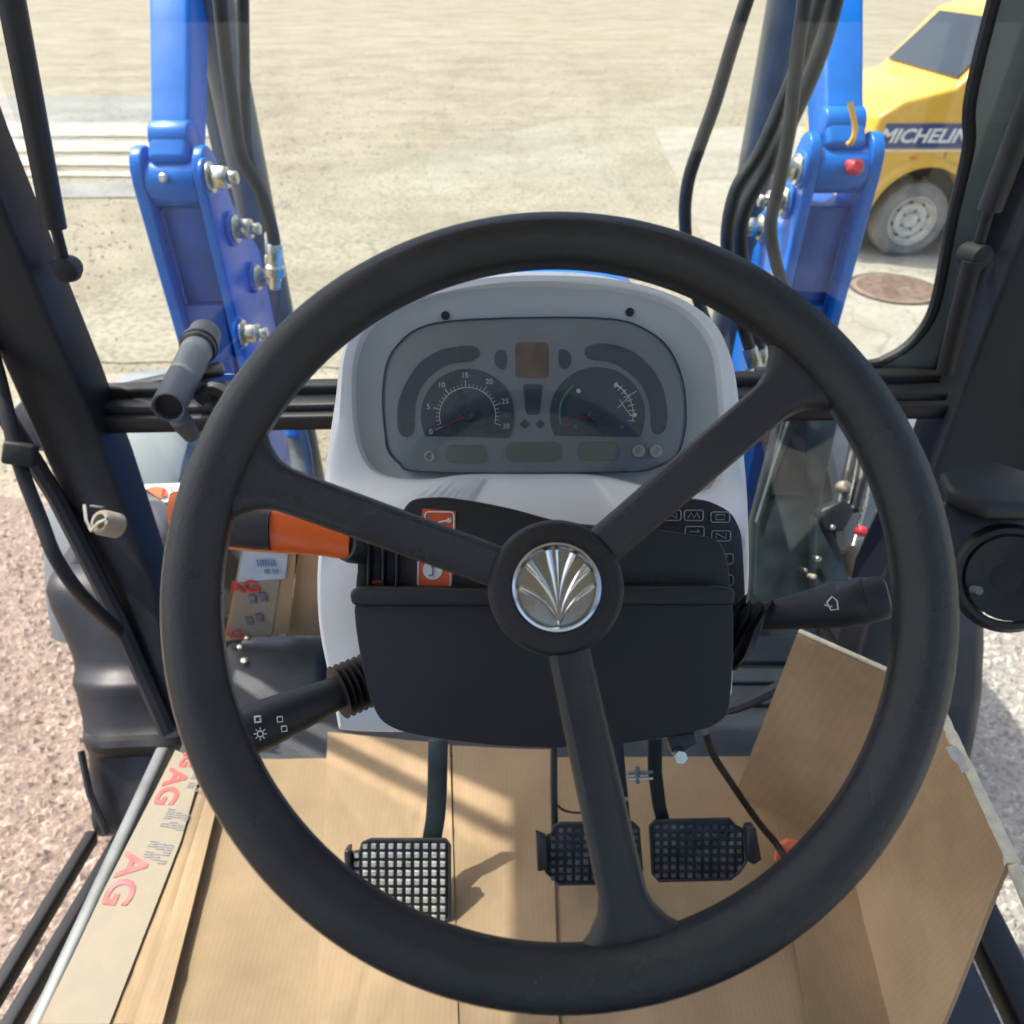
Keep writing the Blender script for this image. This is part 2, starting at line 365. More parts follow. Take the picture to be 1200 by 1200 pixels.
stones('yard_grit', 'stone_sand', (-8, 6, 5.0, 26), 14000, 4, .008, .024)

# manhole cover
c = PZ(1048, 338, .016); mh = empty('manhole_cover', c, 'round reddish iron manhole cover in the pale pavement', 'manhole cover')
MB().lathe(c, (0, 0, 1), [(.355, -.002), (.355, .006), (.335, .008)], 40).build('cover_plate', 'manhole_iron', mh)
mb = MB()
for i in range(-8, 9):
    hw = math.sqrt(max(0, .32 ** 2 - (i * .036) ** 2)); mb.box(c + Vector((0, i * .036, .010)), (2 * hw, .016, .006))
mb.build('tread_ribs', 'manhole_iron', mh)
MB().lathe(c, (0, 0, 1), [(.365, -.002), (.39, -.002), (.39, .004), (.365, .004), (.365, -.002)], 40, False, False).build('cover_frame', 'arch_dark', mh)

# ------------------------------------------------------------------ the yellow van
VY = 7.30
vw = Vector((3.80, VY, 0))
van = empty('van', (5.2, VY + .8, 0), 'yellow van with a navy lettered band and dusty steel wheels parked on the pavement', 'van')
arch = lambda cx: [(cx + .46 * math.cos(rad(a)), .38 + .46 * math.sin(rad(a))) for a in range(172, 7, -15)]
RW = 6.55
prof = [(3.16, .42), (3.18, .30), (3.32, .27)] + arch(3.80) + [(4.32, .27), (6.02, .27)] + arch(RW) + [(7.05, .30), (7.35, .34), (7.40, 1.2), (7.34, 1.85), (7.1, 1.93), (5.0, 2.06), (4.42, 2.02), (4.25, 1.96), (3.82, 1.46), (3.40, 1.36), (3.22, 1.24), (3.15, .6)]
mb = MB(); mb.prism([(x, VY, z) for x, z in prof], (0, 1.68, 0)); mb.build('body', 'yellow_paint', van, bevel=.04, seg=4, ang=20)
MB().prism([(3.86, VY + .10, 1.515), (4.215, VY + .16, 1.925), (4.215, VY + 1.52, 1.925), (3.86, VY + 1.58, 1.515)], (-.012, 0, .010)).build('windscreen', 'van_glass', van)
MB().prism([(x, VY - .004, z) for x, z in ((3.90, .86), (3.91, .86), (3.91, .975), (3.90, .975))], (0, .006, 0)).build('wing_seam', 'arch_dark', van)
MB().box((3.62, VY - .004, .905), (.05, .012, .02)).build('side_marker', 'orange_plastic', van, bevel=.003)
for cx in (3.80, RW):
    loops = []
    for a in range(180, -1, -10):
        ca, sa = math.cos(rad(a)), math.sin(rad(a)); loops.append([Vector((cx + r * ca, y, .38 + r * sa)) for r, y in ((.455, VY + .02), (.455, VY - .035), (.50, VY - .035), (.54, VY + .004))])
    MB().loft(loops).build('wheel_arch', 'yellow_paint', van)
    MB().box((cx, VY + .45, .46), (.9, .5, .74)).build('arch_liner', 'arch_dark', van)
    q = Vector((cx, VY + .02, .345))
    MB().lathe(q, (0, 1, 0), [(.20, 0), (.29, -.01), (.335, .02), (.345, .06), (.345, .16), (.33, .2), (.2, .2)], 48, False, False).build('tyre', 'tyre_dusty', van)
    rimo = MB().lathe(q, (0, 1, 0), [(.0, .03), (.06, .02), (.075, .05), (.11, .03), (.15, .035), (.165, .06), (.195, .02), (.215, -.012), (.222, -.005)], 40, False, False).build('wheel_rim', 'rim_cream', van)
    mb = MB()
    for k in range(8):
        a = k * math.pi / 4 + .2; mb.lathe(q + Vector((.155 * math.cos(a), .043, .155 * math.sin(a))), (0, -1, 0), [(.018, 0), (.017, .004)], 10)
    mb.build('rim_holes', 'arch_dark', rimo)['kind'] = 'stuff'
    mb = MB()
    for k in range(5):
        a = k * math.pi * .4; mb.lathe(q + Vector((.085 * math.cos(a), .04, .085 * math.sin(a))), (0, -1, 0), [(.012, 0), (.01, .02)], 6)
    mb.build('wheel_nuts', 'steel_grey', rimo)['kind'] = 'stuff'
band = MB().box((5.25, VY - .003, 1.085), (3.9, .008, .20)).build('lettered_band', 'navy_print', van)
MB().box((5.25, VY - .0045, .965), (3.9, .009, .014)).build('band_line', 'van_white', van)
bl = PY(1082, 160, VY - .012)
text('MICHELIN', bl, (1, 0, 0), (0, 0, 1), .155, 'decal_white', van, shear=.25, bold=.004, sx=1.14, extrude=.002)
text('MICHELIN', bl + Vector((1.75, 0, 0)), (1, 0, 0), (0, 0, 1), .155, 'decal_white', van, shear=.25, bold=.004, sx=1.14, extrude=.002)
MB().box((4.6, VY - .006, .36), (.55, .02, .12)).build('sill_panel', 'van_white', van, bevel=.006)
MB().prism([(x, VY - .006, z) for x, z in ((4.02, 1.46), (4.42, 1.90), (5.15, 1.90), (5.15, 1.40), (4.02, 1.40))], (0, .01, 0)).build('door_window', 'van_glass', van)
MB().prism([(x, VY - .004, z) for x, z in ((5.20, .40), (5.215, .40), (5.215, 1.84), (5.20, 1.84))], (0, .006, 0)).build('door_seam', 'arch_dark', van)
MB().prism([(x, VY - .004, z) for x, z in ((4.30, .45), (4.315, .45), (4.315, 1.0), (4.30, 1.0))], (0, .006, 0)).build('door_seam', 'arch_dark', van)
MB().box((4.95, VY - .015, 1.21), (.16, .03, .03)).build('door_handle', 'seal_rubber', van, bevel=.006)
MB().lathe((3.22, VY + .12, .80), (-.9, -.45, 0), [(.0, .03), (.09, .02), (.11, -.02)], 20).build('headlight', 'chrome', van)
MB().box((3.24, VY - .02, .42), (.24, .06, .18)).build('bumper', 'seal_rubber', van, bevel=.02)

# ------------------------------------------------------------------ the tractor (cab frame, glass, hood, mudguards, tank, floor)
FZ = 1.32
tr = empty('tractor', (0, 1.2, 0), 'compact tractor seen from its own cab, black cab frame, glass, blue hood and rubber floor', 'tractor')
def beam(P, Q, w_, h_, m='cab_paint', name='pillar', parent=tr, bevel=.006, side=None):
    P, Q = Vector(P), Vector(Q); t = (Q - P).normalized(); s0 = Vector(side) if side else Vector((1, 0, 0))
    s0 = (s0 - t * s0.dot(t)).normalized(); u = t.cross(s0)
    L = [[p + s0 * a * w_ / 2 + u * b * h_ / 2 for a, b in ((-1, -1), (1, -1), (1, 1), (-1, 1))] for p in (P, Q)]
    return MB().loft(L).build(name, m, parent, bevel=bevel)
# left front pillar: upper straight length, lower length leaning in to the floor
def pillar(rows):
    return MB().loft([[Vector((x, y, z)) for x, y in ((xc - wd, yc - dp), (xc + wd, yc - dp), (xc + wd, yc + dp), (xc - wd, yc + dp))] for xc, yc, z, wd, dp in rows]).build('pillar', 'cab_paint', tr, bevel=.008, seg=3)
pillar([(-.765, 1.15, 2.95, .045, .045), (-.755, 1.12, 2.2, .048, .045), (-.742, 1.11, 1.85, .052, .045), (-.715, 1.07, 1.70, .05, .045), (-.655, .98, 1.53, .040, .04), (-.59, .83, 1.33, .02, .03)])
MB().tube([(-.825, 1.06, 2.95), (-.815, 1.04, 2.0), (-.80, 1.03, 1.82), (-.755, 1.0, 1.68), (-.668, .90, 1.50), (-.588, .79, 1.33)], .014, 8).build('door_frame', 'cab_paint', tr)
pillar([(.80, 1.15, 2.95, .075, .05), (.80, 1.12, 1.85, .08, .05), (.785, 1.08, 1.70, .085, .05), (.68, .98, 1.52, .06, .05), (.60, .83, 1.33, .04, .04)])
MB().tube([(.905, 1.0, 2.95), (.905, 1.0, 2.0), (.90, .98, 1.7), (.86, .92, 1.6)], .020, 8).build('door_frame', 'seal_grey', tr)
MB().tube([(.955, .96, 2.95), (.955, .96, 2.0), (.95, .93, 1.7), (.92, .88, 1.6)], .022, 8).build('door_frame', 'cab_paint', tr)
MB().tube([(1.0, .92, 2.95), (1.0, .92, 2.0), (.99, .9, 1.7)], .010, 8).build('door_seal', 'seal_rubber', tr)
# cross bars under the windscreen
beam((-.72, 1.10, 1.765), (.74, 1.10, 1.795), .05, .028, name='cross_bar', side=(0, 1, 0))
beam((-.72, 1.145, 1.792), (.74, 1.145, 1.822), .03, .030, m='seal_rubber', name='lower_seal', side=(0, 1, 0))
beam(PY(100, 468, 1.14), PY(262, 432, 1.20), .030, .022, name='bracket_arm', side=(0, 1, 0))
beam((-.72, 1.120, 1.779), (.74, 1.120, 1.809), .055, .024, name='sill_plate', side=(0, 1, 0))
# right windscreen corner: rubber seal and grey trim, following the curve of the glass
curve = [(1148, 20), (1140, 100), (1135, 172), (1115, 260), (1100, 340), (1090, 372), (1075, 394), (1058, 410), (1040, 420), (1020, 427), (960, 432), (885, 436)]
cv = smooth_path([Vector((.60, 1.185, 2.93)), Vector((.609, 1.18, 2.70)), Vector((.618, 1.175, 2.48))] + [PY(x, y, 1.17) for x, y in curve[1:]], 5)
MB().tube(cv, .009, 8).build('windscreen_seal', 'seal_rubber', tr)
inn = [p + Vector((.004, .004, 0)) for p in cv if p.x > .40]; out_ = []
for p in inn:
    f_ = min(1, max(0, (p.z - 1.825) / .10)); q_ = min(1, max(0, (.745 - p.x) / .12))
    out_.append(Vector((.745 if p.z > 1.86 else p.x + (.745 - p.x) * f_ * 2.8 if p.x < .745 else .745, p.y, p.z if p.z > 1.92 else 1.80 + (p.z - 1.80) * max(0, (p.z - 1.86) / .06) if p.z > 1.86 else 1.80)))
    out_[-1].x = min(.745, out_[-1].x)
vs = inn + out_ + [p + Vector((0, .012, 0)) for p in inn] + [p + Vector((0, .012, 0)) for p in out_]; n_ = len(inn)
mb = MB(); mb.add(vs, [(i, i + 1, n_ + i + 1, n_ + i) for i in range(n_ - 1)] + [(2 * n_ + i, 3 * n_ + i, 3 * n_ + i + 1, 2 * n_ + i + 1) for i in range(n_ - 1)])
mb.build('corner_frame', 'seal_grey', tr)
# glass
def pane(name, P, m='window_glass'):
    P = [Vector(p) for p in P]; n_ = (P[1] - P[0]).cross(P[2] - P[0]).normalized() * .004
    return MB().prism(P, n_).build(name, m, tr)
pane('windscreen', [(-.70, 1.165, 1.82), (.74, 1.165, 1.82), (.74, 1.19, 2.93), (-.70, 1.19, 2.93)])
pane('lower_window', [(-.70, 1.12, 1.74), (-.20, 1.12, 1.74), (-.20, 1.04, 1.36), (-.58, 1.04, 1.36)])
pane('lower_window', [(.20, 1.12, 1.76), (.72, 1.12, 1.76), (.58, 1.04, 1.36), (.20, 1.04, 1.36)])
pane('door_glass', [(-.80, 1.0, 1.75), (-.80, 1.0, 2.9), (-.80, -.55, 2.9), (-.80, -.55, 1.6)])
pane('door_glass', [(.98, .93, 1.75), (.98, .93, 2.9), (.90, -.55, 2.9), (.90, -.55, 1.6)])
# roof, rear frame and rear glass, behind and above the driver
MB().box((.04, .10, 3.02), (1.75, 2.35, .14)).build('roof', 'mudguard_grey', tr, bevel=.04)
MB().box((.04, .10, 2.935), (1.62, 2.2, .024)).build('headliner', 'headliner', tr, bevel=.01)
for x in (-.82, .90):
    beam((x, -.60, 1.25), (x, -.62, 2.95), .08, .08)
    beam((x, -.60, 1.5), (x, .0, 1.0), .06, .3, m='tank_plastic', name='rear_fender')
pane('rear_window', [(-.78, -.62, 1.9), (.86, -.62, 1.9), (.86, -.62, 2.9), (-.78, -.62, 2.9)])
MB().box((.04, -.62, 1.55), (1.7, .05, .7)).build('rear_wall', 'tank_plastic', tr, bevel=.01)
# floor
fl = [PZ(*q, FZ) for q in ((208, 872), (255, 790), (950, 790), (1010, 830))]
mb = MB(); mb.prism([Vector((-.59, -.6, FZ)), Vector((.62, -.6, FZ)), Vector((.62, .80, FZ)), Vector((.55, 1.03, FZ)), Vector((-.53, 1.03, FZ)), Vector((-.565, .80, FZ))], (0, 0, -.05))
flo = mb.build('floor_mat', 'floor_mat', tr, bevel=.008)
mb = MB()
for yy in (.86, .91, .96): mb.box((0, yy, FZ + .004), (1.06, .012, .010))
mb.build('mat_ridges', 'floor_mat', tr, bevel=.003)
MB().tube(smooth_path([D(835, 800, 1.25), D(850, 830, 1.25), D(900, 812, 1.22), D(955, 780, 1.2)]), .010, 8).build('floor_duct', 'floor_mat', tr)
# raised well at the left front, behind the light stalk
MB().loft([[PZ(272, 800, 1.36), PZ(372, 790, 1.36), PZ(372, 770, 1.36), PZ(272, 775, 1.36)], [PZ(262, 860, FZ), PZ(384, 850, FZ), PZ(384, 750, FZ), PZ(262, 752, FZ)]]).build('floor_step', 'floor_mat', tr, bevel=.012)
for x, y, r in ((291, 745, .006), (282, 756, .006), (287, 772, .007)):
    MB().lathe(PZ(x, y + 3, 1.365), (0, 0, 1), [(r, 0), (r, .004), (r * .5, .005)], 12).build('floor_rivet', 'zinc', tr)
# hood
mb = MB()
def hoodsec(y, hw, zt):
    return [Vector((.03 + hw * a, y, zt - b)) for a, b in ((-1, .55), (-1, .16), (-.93, .07), (-.75, .02), (-.4, .004), (0, 0), (.4, .004), (.75, .02), (.93, .07), (1, .16), (1, .55))]
mb.loft([hoodsec(1.22, .29, 1.80), hoodsec(1.6, .29, 1.815), hoodsec(2.0, .28, 1.81), hoodsec(2.2, .24, 1.78), hoodsec(2.28, .17, 1.68)], closed=True)
mb.build('hood', 'blue_paint', tr, ang=60)
# black structure under the hood sides
MB().box((.03, 1.9, 1.0), (.42, 1.5, .5)).build('engine_block', 'steel_dark', tr, bevel=.02)
# front mudguards and wheels
def mud(sx):
    xc = sx * 1.16 - .01; loops = []
    for a in range(12, 171, 8):
        ca, sa = math.cos(rad(a)), math.sin(rad(a))
        loops.append([Vector((xc + q, 2.15 + (r_) * ca, .60 + (r_) * sa)) for q, r_ in ((-.19, .60), (-.185, .645), (-.15, .665), (0, .672), (.15, .665), (.185, .645), (.19, .60), (.17, .60), (.16, .64), (0, .652), (-.16, .64), (-.17, .60))])
    mg = MB().loft(loops).build('mudguard', 'mudguard_grey', tr)
    q = Vector((xc, 2.15, .50 + .06))
    mb = MB(); mb.lathe(q - Vector((.14, 0, 0)), (1, 0, 0), [(.2, .04), (.34, 0), (.44, .01), (.47, .05), (.475, .14), (.47, .23), (.44, .27), (.34, .28), (.2, .24)], 48)
    for k in range(22):
        for s_2 in (-1, 1):
            a = 2 * math.pi * (k + (.5 if s_2 > 0 else 0)) / 22; ca, sa = math.cos(a), math.sin(a)
            mb.loft([[q + Vector((xo, (rr) * math.cos(a + da), (rr) * math.sin(a + da))) for rr, da in ((.46, -.03 + sh), (.46, .03 + sh), (.50, .02 + sh), (.50, -.02 + sh))] for xo, sh in ((s_2 * .005, 0), (s_2 * .14, .14))])
    ty = mb.build('tyre', 'tyre_rubber', tr)
    MB().lathe(q - Vector((.08, 0, 0)), (1, 0, 0), [(.05, 0), (.2, .03), (.27, 0), (.27, .16), (.2, .14), (.05, .16)], 32).build('wheel_rim', 'van_white', tr)
    return mg
mgl = mud(-1); mud(1)
# sticker on the left mudguard
def mudp(x, y, off=.003):
    best = None
    r = ray(x, y); 
    for k in range(200, 420):
        p = C0 + r * (k / 100); rr = math.hypot(p.y - 2.15, p.z - .60)
        if rr < .672 + off: return p
    return PY(x, y, 1.9)
st = [mudp(*q) for q in ((163, 568), (212, 566), (208, 588), (168, 589))]
stick = MB().add(st, [(0, 1, 2, 3)]).build('sticker', 'decal_white', tr)
MB().add([mudp(x, y, .006) for x, y in circ(183, 577, 14, 12, 7)], [tuple(range(12))]).build('sticker_print', 'orange_plastic', stick)
text('1.5', (st[1] + st[2]) / 2 + Vector((-.03, -.006, .006)), (1, 0, 0), st[0] - st[3], .04, 'print_red', stick)
st2 = [mudp(*q) for q in ((200, 582), (214, 580), (206, 625), (200, 625))]
MB().add(st2, [(0, 1, 2, 3)]).build('reflector', 'orange_plastic', tr)

# black moulded tank and steps, lower left
rows = [(660, 92, 112, 1.70), (663, 74, 124, 1.665), (669, 56, 138, 1.64), (680, 44, 150, 1.62), (694, 40, 160, 1.605), (715, 46, 170, 1.60), (750, 62, 182, 1.60), (775, 71, 190, 1.60), (790, 73, 193, 1.59), (800, 70, 196, 1.572), (808, 69, 197, 1.566), (818, 73, 198, 1.568), (850, 80, 202, 1.57), (862, 81, 204, 1.56), (868, 80, 206, 1.538), (876, 80, 207, 1.534), (883, 83, 206, 1.54), (888, 87, 203, 1.556), (930, 92, 188, 1.555), (968, 96, 170, 1.55), (977, 99, 166, 1.56), (981, 105, 160, 1.58)]
loops = []
for py, a, b, d in rows:
    A, B = D(a, py, d), D(b, py, d); bk = Vector((-.02, .30, -.03)); L_ = []
    for k in range(15):
        t = k / 14; q_ = A.lerp(B, t); bul = (1 - (2 * t - 1) ** 4); wv = .006 * math.sin(t * 9 + py * .02)
        L_.append(q_ + Fv * (.045 * (1 - bul) - wv) - Uv * 0)
    L_ += [B + bk, B.lerp(A, .5) + bk * 1.2, A + bk]
    loops.append(L_)
MB().loft(loops).build('side_tank', 'tank_plastic', tr)
MB().tube([D(95, 880, 1.53), D(105, 930, 1.52), D(125, 978, 1.51)], .007, 6).build('tank_rib', 'tank_plastic', tr)
# step rails
for a, b in (((108, 980), (62, 1056)), ((140, 984), (98, 1056))):
    P = D(*a, 1.55); Q = D(*b, 1.36); Q2 = Q + (Q - P) * 1.6
    beam(P, Q2, .022, .03, m='seal_rubber', name='step_rail', bevel=.004)
beam((-.600, .78, 1.295), (-.625, -.5, 1.295), .022, .03, m='steel_grey', name='door_sill')
beam((.665, .80, 1.30), (.665, -.5, 1.30), .05, .04, m='cab_paint', name='door_sill')
# right side black tank behind the cardboard
loops = []
for py, a, b, d in ((712, 1075, 1158, 1.50), (722, 1068, 1163, 1.50), (770, 1060, 1164, 1.50), (830, 1060, 1161, 1.50), (870, 1060, 1155, 1.5), (905, 1060, 1148, 1.48), (960, 1060, 1140, 1.48), (1060, 1060, 1120, 1.48)):
    A, B = D(a, py, d), D(b, py, d); bk = Vector((.02, .30, -.02)); loops.append([A, A.lerp(B, .8), B + Vector((0, .03, 0)), B + bk, A + bk])
MB().loft(loops).build('side_tank', 'tank_plastic', tr, bevel=.012, seg=3)
# outer grab bar on the left, with clamp
gb = smooth_path([D(-40, 300, 1.15), D(-14, 395, 1.14), D(2, 455, 1.13), D(22, 540, 1.12), D(48, 610, 1.12), D(66, 655, 1.12), D(98, 700, 1.16), D(145, 745, 1.27), D(185, 785, 1.40)], 5)
MB().tube(gb, .0105, 10).build('grab_bar', 'cab_paint', tr)
ck = MB().box(D(24, 532, 1.115), (.042, .03, .034), Euler((rad(-30), rad(18), rad(10)))).build('bar_clamp', 'seal_rubber', tr, bevel=.005)
MB().prism([D(x, y, 1.5) for x, y in ((12, 480), (30, 462), (52, 470), (60, 520), (30, 528))], Fv * .05).build('light_bracket', 'tank_plastic', tr, bevel=.008)
# beige latch bush on the left pillar
q = D(128, 614, 1.13); ax = Vector((-.35, -.60, .70))
MB().lathe(q, ax, [(.0, -.004), (.011, -.004), (.012, .018), (.017, .018), (.0195, .014), (.0195, -.014), (.015, -.018)], 24).build('latch_bush', 'beige_plastic', tr)
MB().tube([D(99, 592, 1.14), D(101, 610, 1.12), D(107, 622, 1.11), D(116, 612, 1.105), D(126, 608, 1.10)], .0025, 6).build('latch_hook', 'zinc', tr)
beam(D(106, 593, 1.12), D(122, 595, 1.12), .004, .006, m='steel_grey', name='latch_plate', bevel=.001)
# speaker housing, right
sp_ = empty('speaker_housing', D(1160, 640, .98), 'black moulded speaker housing on the right pillar beside the steering wheel', 'speaker')
pad = [[D(x, y, d) for x, y, d in L] for L in (
    [(1100, 552, 1.02), (1163, 537, 1.08), (1216, 556, 1.06), (1216, 590, .95), (1152, 590, .95), (1112, 572, .97)],
    [(1100, 572, 1.03), (1163, 560, 1.10), (1220, 580, 1.08), (1220, 612, .96), (1152, 612, .96), (1110, 594, .98)])]
MB().loft(pad).build('top_pad', 'box_plastic', sp_, bevel=.009, seg=3)
MB().px(smooth2([(1106, 585), (1160, 600), (1225, 600), (1222, 668), (1192, 700), (1176, 722), (1158, 718), (1128, 702), (1112, 690), (1108, 640)], 3), .985, .10).build('cabinet', 'dark_plastic', sp_, bevel=.008, seg=2)
cc = D(1182, 678, .975)
MB().lathe(cc, -Fv + Rv * -.15, [(.056, .0), (.060, .007), (.066, .006), (.072, -.004)], 40, False, False).build('speaker_ring', 'box_plastic', sp_)
MB().lathe(cc, -Fv + Rv * -.15, [(.0, -.004), (.014, -.005), (.02, -.007), (.055, .006)], 32, False, False).build('speaker_cone', 'seal_rubber', sp_)
MB().lathe(D(1146, 692, .965), -Fv, [(.0055, -.01), (.0055, .003)], 12).build('fixing_screw', 'steel_grey', sp_)
# gas struts
for side, pts in (('l', ((28, 60), (42, 150), (64, 266), (64, 262), (74, 300))), ('r', ((1228, 60), (1196, 150), (1160, 246), (1160, 243), (1148, 284)))):
    gs = empty('gas_strut', PY(*pts[4], 1.06), 'black gas strut with ball end beside the %s front pillar' % ('left' if side == 'l' else 'right'), 'gas strut')
    A, B = PY(*pts[1], 1.06), PY(*pts[2], 1.06); T = A + (A - B) * 6
    MB().tube([T, B], .0155, 14).build('cylinder', 'dark_plastic', gs)
    MB().tube([PY(*pts[3], 1.06), PY(*pts[4], 1.06)], .0075, 10).build('rod', 'cab_paint', gs)
    E_ = PY(*pts[4], 1.06)
    MB().lathe(E_ + Vector((0, 0, -.018)), (.2, -.9, .1), [(.009, -.022), (.016, -.018), (.019, 0), (.016, .016), (.008, .02)], 16).build('ball_end', 'seal_rubber', gs)
    MB().tube([E_ + Vector((-.004, .01, -.018)), E_ + Vector((-.05 if side == 'l' else .05, .06, -.03))], .008, 8).build('ball_stud', 'steel_grey', gs)
MB().tube([PY(1140, 305, 1.05), PY(1125, 365, 1.05), PY(1108, 436, 1.05)], .013, 10).build('drain_hose', 'seal_rubber', tr)

# grey handle tube on the crossbar
tb = empty('handle_tube', D(205, 470, 1.12), 'grey open-ended tube with ribbed collar above the left cross bar', 'tube')
P, Q = D(197, 478, 1.07), D(232, 408, 1.30); ax = (Q - P).normalized(); L = (Q - P).length
MB().lathe(P, ax, [(0, .014), (.0185, .014)], 24, False, False).build('opening_shade', 'seal_rubber', tb)  # dark disc standing in for the shade inside the hollow tube
MB().lathe(P, ax, [(.0, .08), (.0185, .08), (.019, .002), (.022, 0), (.0235, .004), (.0245, L * .55), (.026, L * .93), (.025, L * .95)], 32, False, True).build('sleeve', 'tube_grey', tb)
MB().lathe(P, ax, [(.025, L * .95), (.025, L * .965), (.030, L * .975), (.030, L), (.026, L * 1.01), (.026, L * 1.03), (.032, L * 1.04), (.032, L * 1.08), (.028, L * 1.09), (.028, L * 1.3)], 32).build('ribbed_collar', 'hose_rubber', tb)
MB().lathe(D(216, 498, 1.15), (0, -.5, 1), [(.013, -.03), (.016, 0), (.016, .02)], 16).build('clamp_foot', 'tube_grey', tb)
MB().tube(smooth_path([D(232, 470, 1.2), D(250, 455, 1.2), D(275, 468, 1.2)]), .012, 8).build('clamp_arm', 'hose_rubber', tb)

# ------------------------------------------------------------------ loader masts
def mast(sx, label):
    dz = -.05 if sx < 0 else -.022
    X = lambda v: sx * v - (.012 if sx < 0 else .018)
    o = empty('loader_mast', (X(.76), 1.85, 1.0), label, 'loader mast', 'blue loader masts')
    side = [(1.75, .9), (1.75, 2.03 + dz), (1.755, 2.065 + dz), (1.768, 2.09 + dz), (1.79, 2.105 + dz), (1.815, 2.105 + dz), (1.838, 2.09 + dz), (1.855, 2.06 + dz), (1.895, 1.96 + dz), (2.02, 1.76), (2.03, 1.45), (2.03, .9)]
    for x0, x1 in ((.665, .69), (.80, .828)):
        a, b = X(x0), X(x1); MB().prism([(a, y, z) for y, z in side], (b - a, 0, 0)).build('side_plate', 'blue_paint', o, bevel=.005, seg=3, ang=40, label='blue side plate of the mast')
    web = [(1.79, 1.93), (1.80, 1.60), (1.83, 1.35), (1.83, .9), (1.95, .9), (1.95, 1.93)]
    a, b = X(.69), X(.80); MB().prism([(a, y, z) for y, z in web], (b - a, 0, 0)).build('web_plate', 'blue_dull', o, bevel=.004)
    for xw in (.6935, .7965):
        P = [Vector((X(xw), 1.787 + .0008 * (k % 2), 1.92 - k * .008)) for k in range(70)]; MB().tube(P, [.0042 + .0012 * (k % 2) for k in range(70)], 6).build('weld_bead', 'blue_paint', o)
    # gusset with dark pocket
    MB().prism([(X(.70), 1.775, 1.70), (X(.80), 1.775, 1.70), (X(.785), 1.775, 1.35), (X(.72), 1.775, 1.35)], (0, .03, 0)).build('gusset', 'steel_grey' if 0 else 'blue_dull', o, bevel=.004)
    MB().lathe((X(.69), 1.80, 2.03 + dz), (sx, 0, 0), [(.05, 0), (.05, .11)], 28).build('pivot_boss', 'blue_paint', o, bevel=.004)
    MB().lathe((X(.752), 1.751, 2.05 + dz), (0, -1, .3), [(.010, 0), (.010, .01), (.006, .014)], 12).build('grease_cap', 'zinc' if sx < 0 else 'red_cap', o)
    if sx > 0: MB().lathe((X(.76), 1.742, 2.045 + dz), (0, -1, .4), [(.017, 0), (.017, .014), (.010, .02)], 16).build('dust_plug', 'red_cap', o)
    MB().box((X(.752), 1.77, 1.36), (.10, .06, .10)).build('hose_block', 'steel_dark', o, bevel=.01)
    # bolts through the inner plate
    xin = X(.665)
    pl = ((252, 208), (282, 268), (308, 325), (291, 390)) if sx < 0 else ((933, 198), (889, 266), (917, 235), (905, 330))
    for k, (bx, by) in enumerate(pl):
        p = PX(bx + (-12 if sx < 0 else 8), by, xin); p.x = xin
        MB().lathe(p, (-sx, 0, 0), [(.040, 0), (.040, .008), (.034, .010)], 24).build('washer', 'blue_paint', o, bevel=.001)
        hexbolt(o, p + Vector((-sx * .010, 0, 0)), (-sx, 0, 0), .026, .062)
    return o
mast(-1, 'left blue loader mast with zinc bolts outside the windscreen, gravel beside it')
mr_ = mast(1, 'right blue loader mast with a red plug at its top before the yellow van')
def arm(sx, label):
    dz = -.05 if sx < 0 else -.022
    X = lambda v: sx * v - (.012 if sx < 0 else .018)
    o = empty('raised_boom', (X(.752), 1.80, 2.04), label, 'boom', 'raised loader booms')
    path = [(1.80, 2.05 + dz, .05), (1.88, 2.13 + dz, .05), (2.3, 2.62, .07), (3.3, 3.4, .09)]
    MB().loft([[Vector((X(.745) + a * hw, y + b * h_ * .65, z - b * h_ * .75)) for a, b in ((-1, -1), (1, -1), (1, 1), (-1, 1))] for (y, z, h_), hw in zip(path, (.044, .044, .05, .055))]).build('arm_beam', 'blue_paint', o, bevel=.012, seg=3)
    MB().lathe((X(.70), 1.84, 2.11 + dz), (sx, 0, 0), [(.042, 0), (.042, .09)], 24).build('arm_boss', 'blue_paint', o, bevel=.006)
    return o
arm(-1, 'blue loader arm rising from the top of the left mast')
ar = arm(1, 'blue loader arm with a yellow strap rising from the right mast')
MB().tube(smooth_path([PY(996, 120, 1.76), PY(1002, 150, 1.745), PY(998, 166, 1.74), PY(994, 168, 1.75)]), .006, 6).build('yellow_strap', 'yellow_strap', ar)
# grey posts / cylinders behind the masts
for sx, x0, x1 in ((-1, 262, 312), (1, 862, 918)):
    o = empty('lift_cylinder', (sx * .68, 2.15, 1.0), 'grey steel lift cylinder standing behind the %s loader mast' % ('left' if sx < 0 else 'right'), 'hydraulic cylinder', 'loader lift cylinders')
    a = PY((x0 + x1) / 2, 190, 2.12); 
    MB().lathe((a.x, 2.14, .8), (0, -.01, 1), [(.05, 0), (.05, 1.75), (.056, 1.76), (.056, 1.82), (.03, 1.83), (.03, 2.3)], 24).build('barrel', 'steel_grey', o)
    MB().box((a.x + sx * .075, 2.17, 1.65), (.035, .04, 1.7)).build('steel_channel', 'steel_grey', o, bevel=.004)
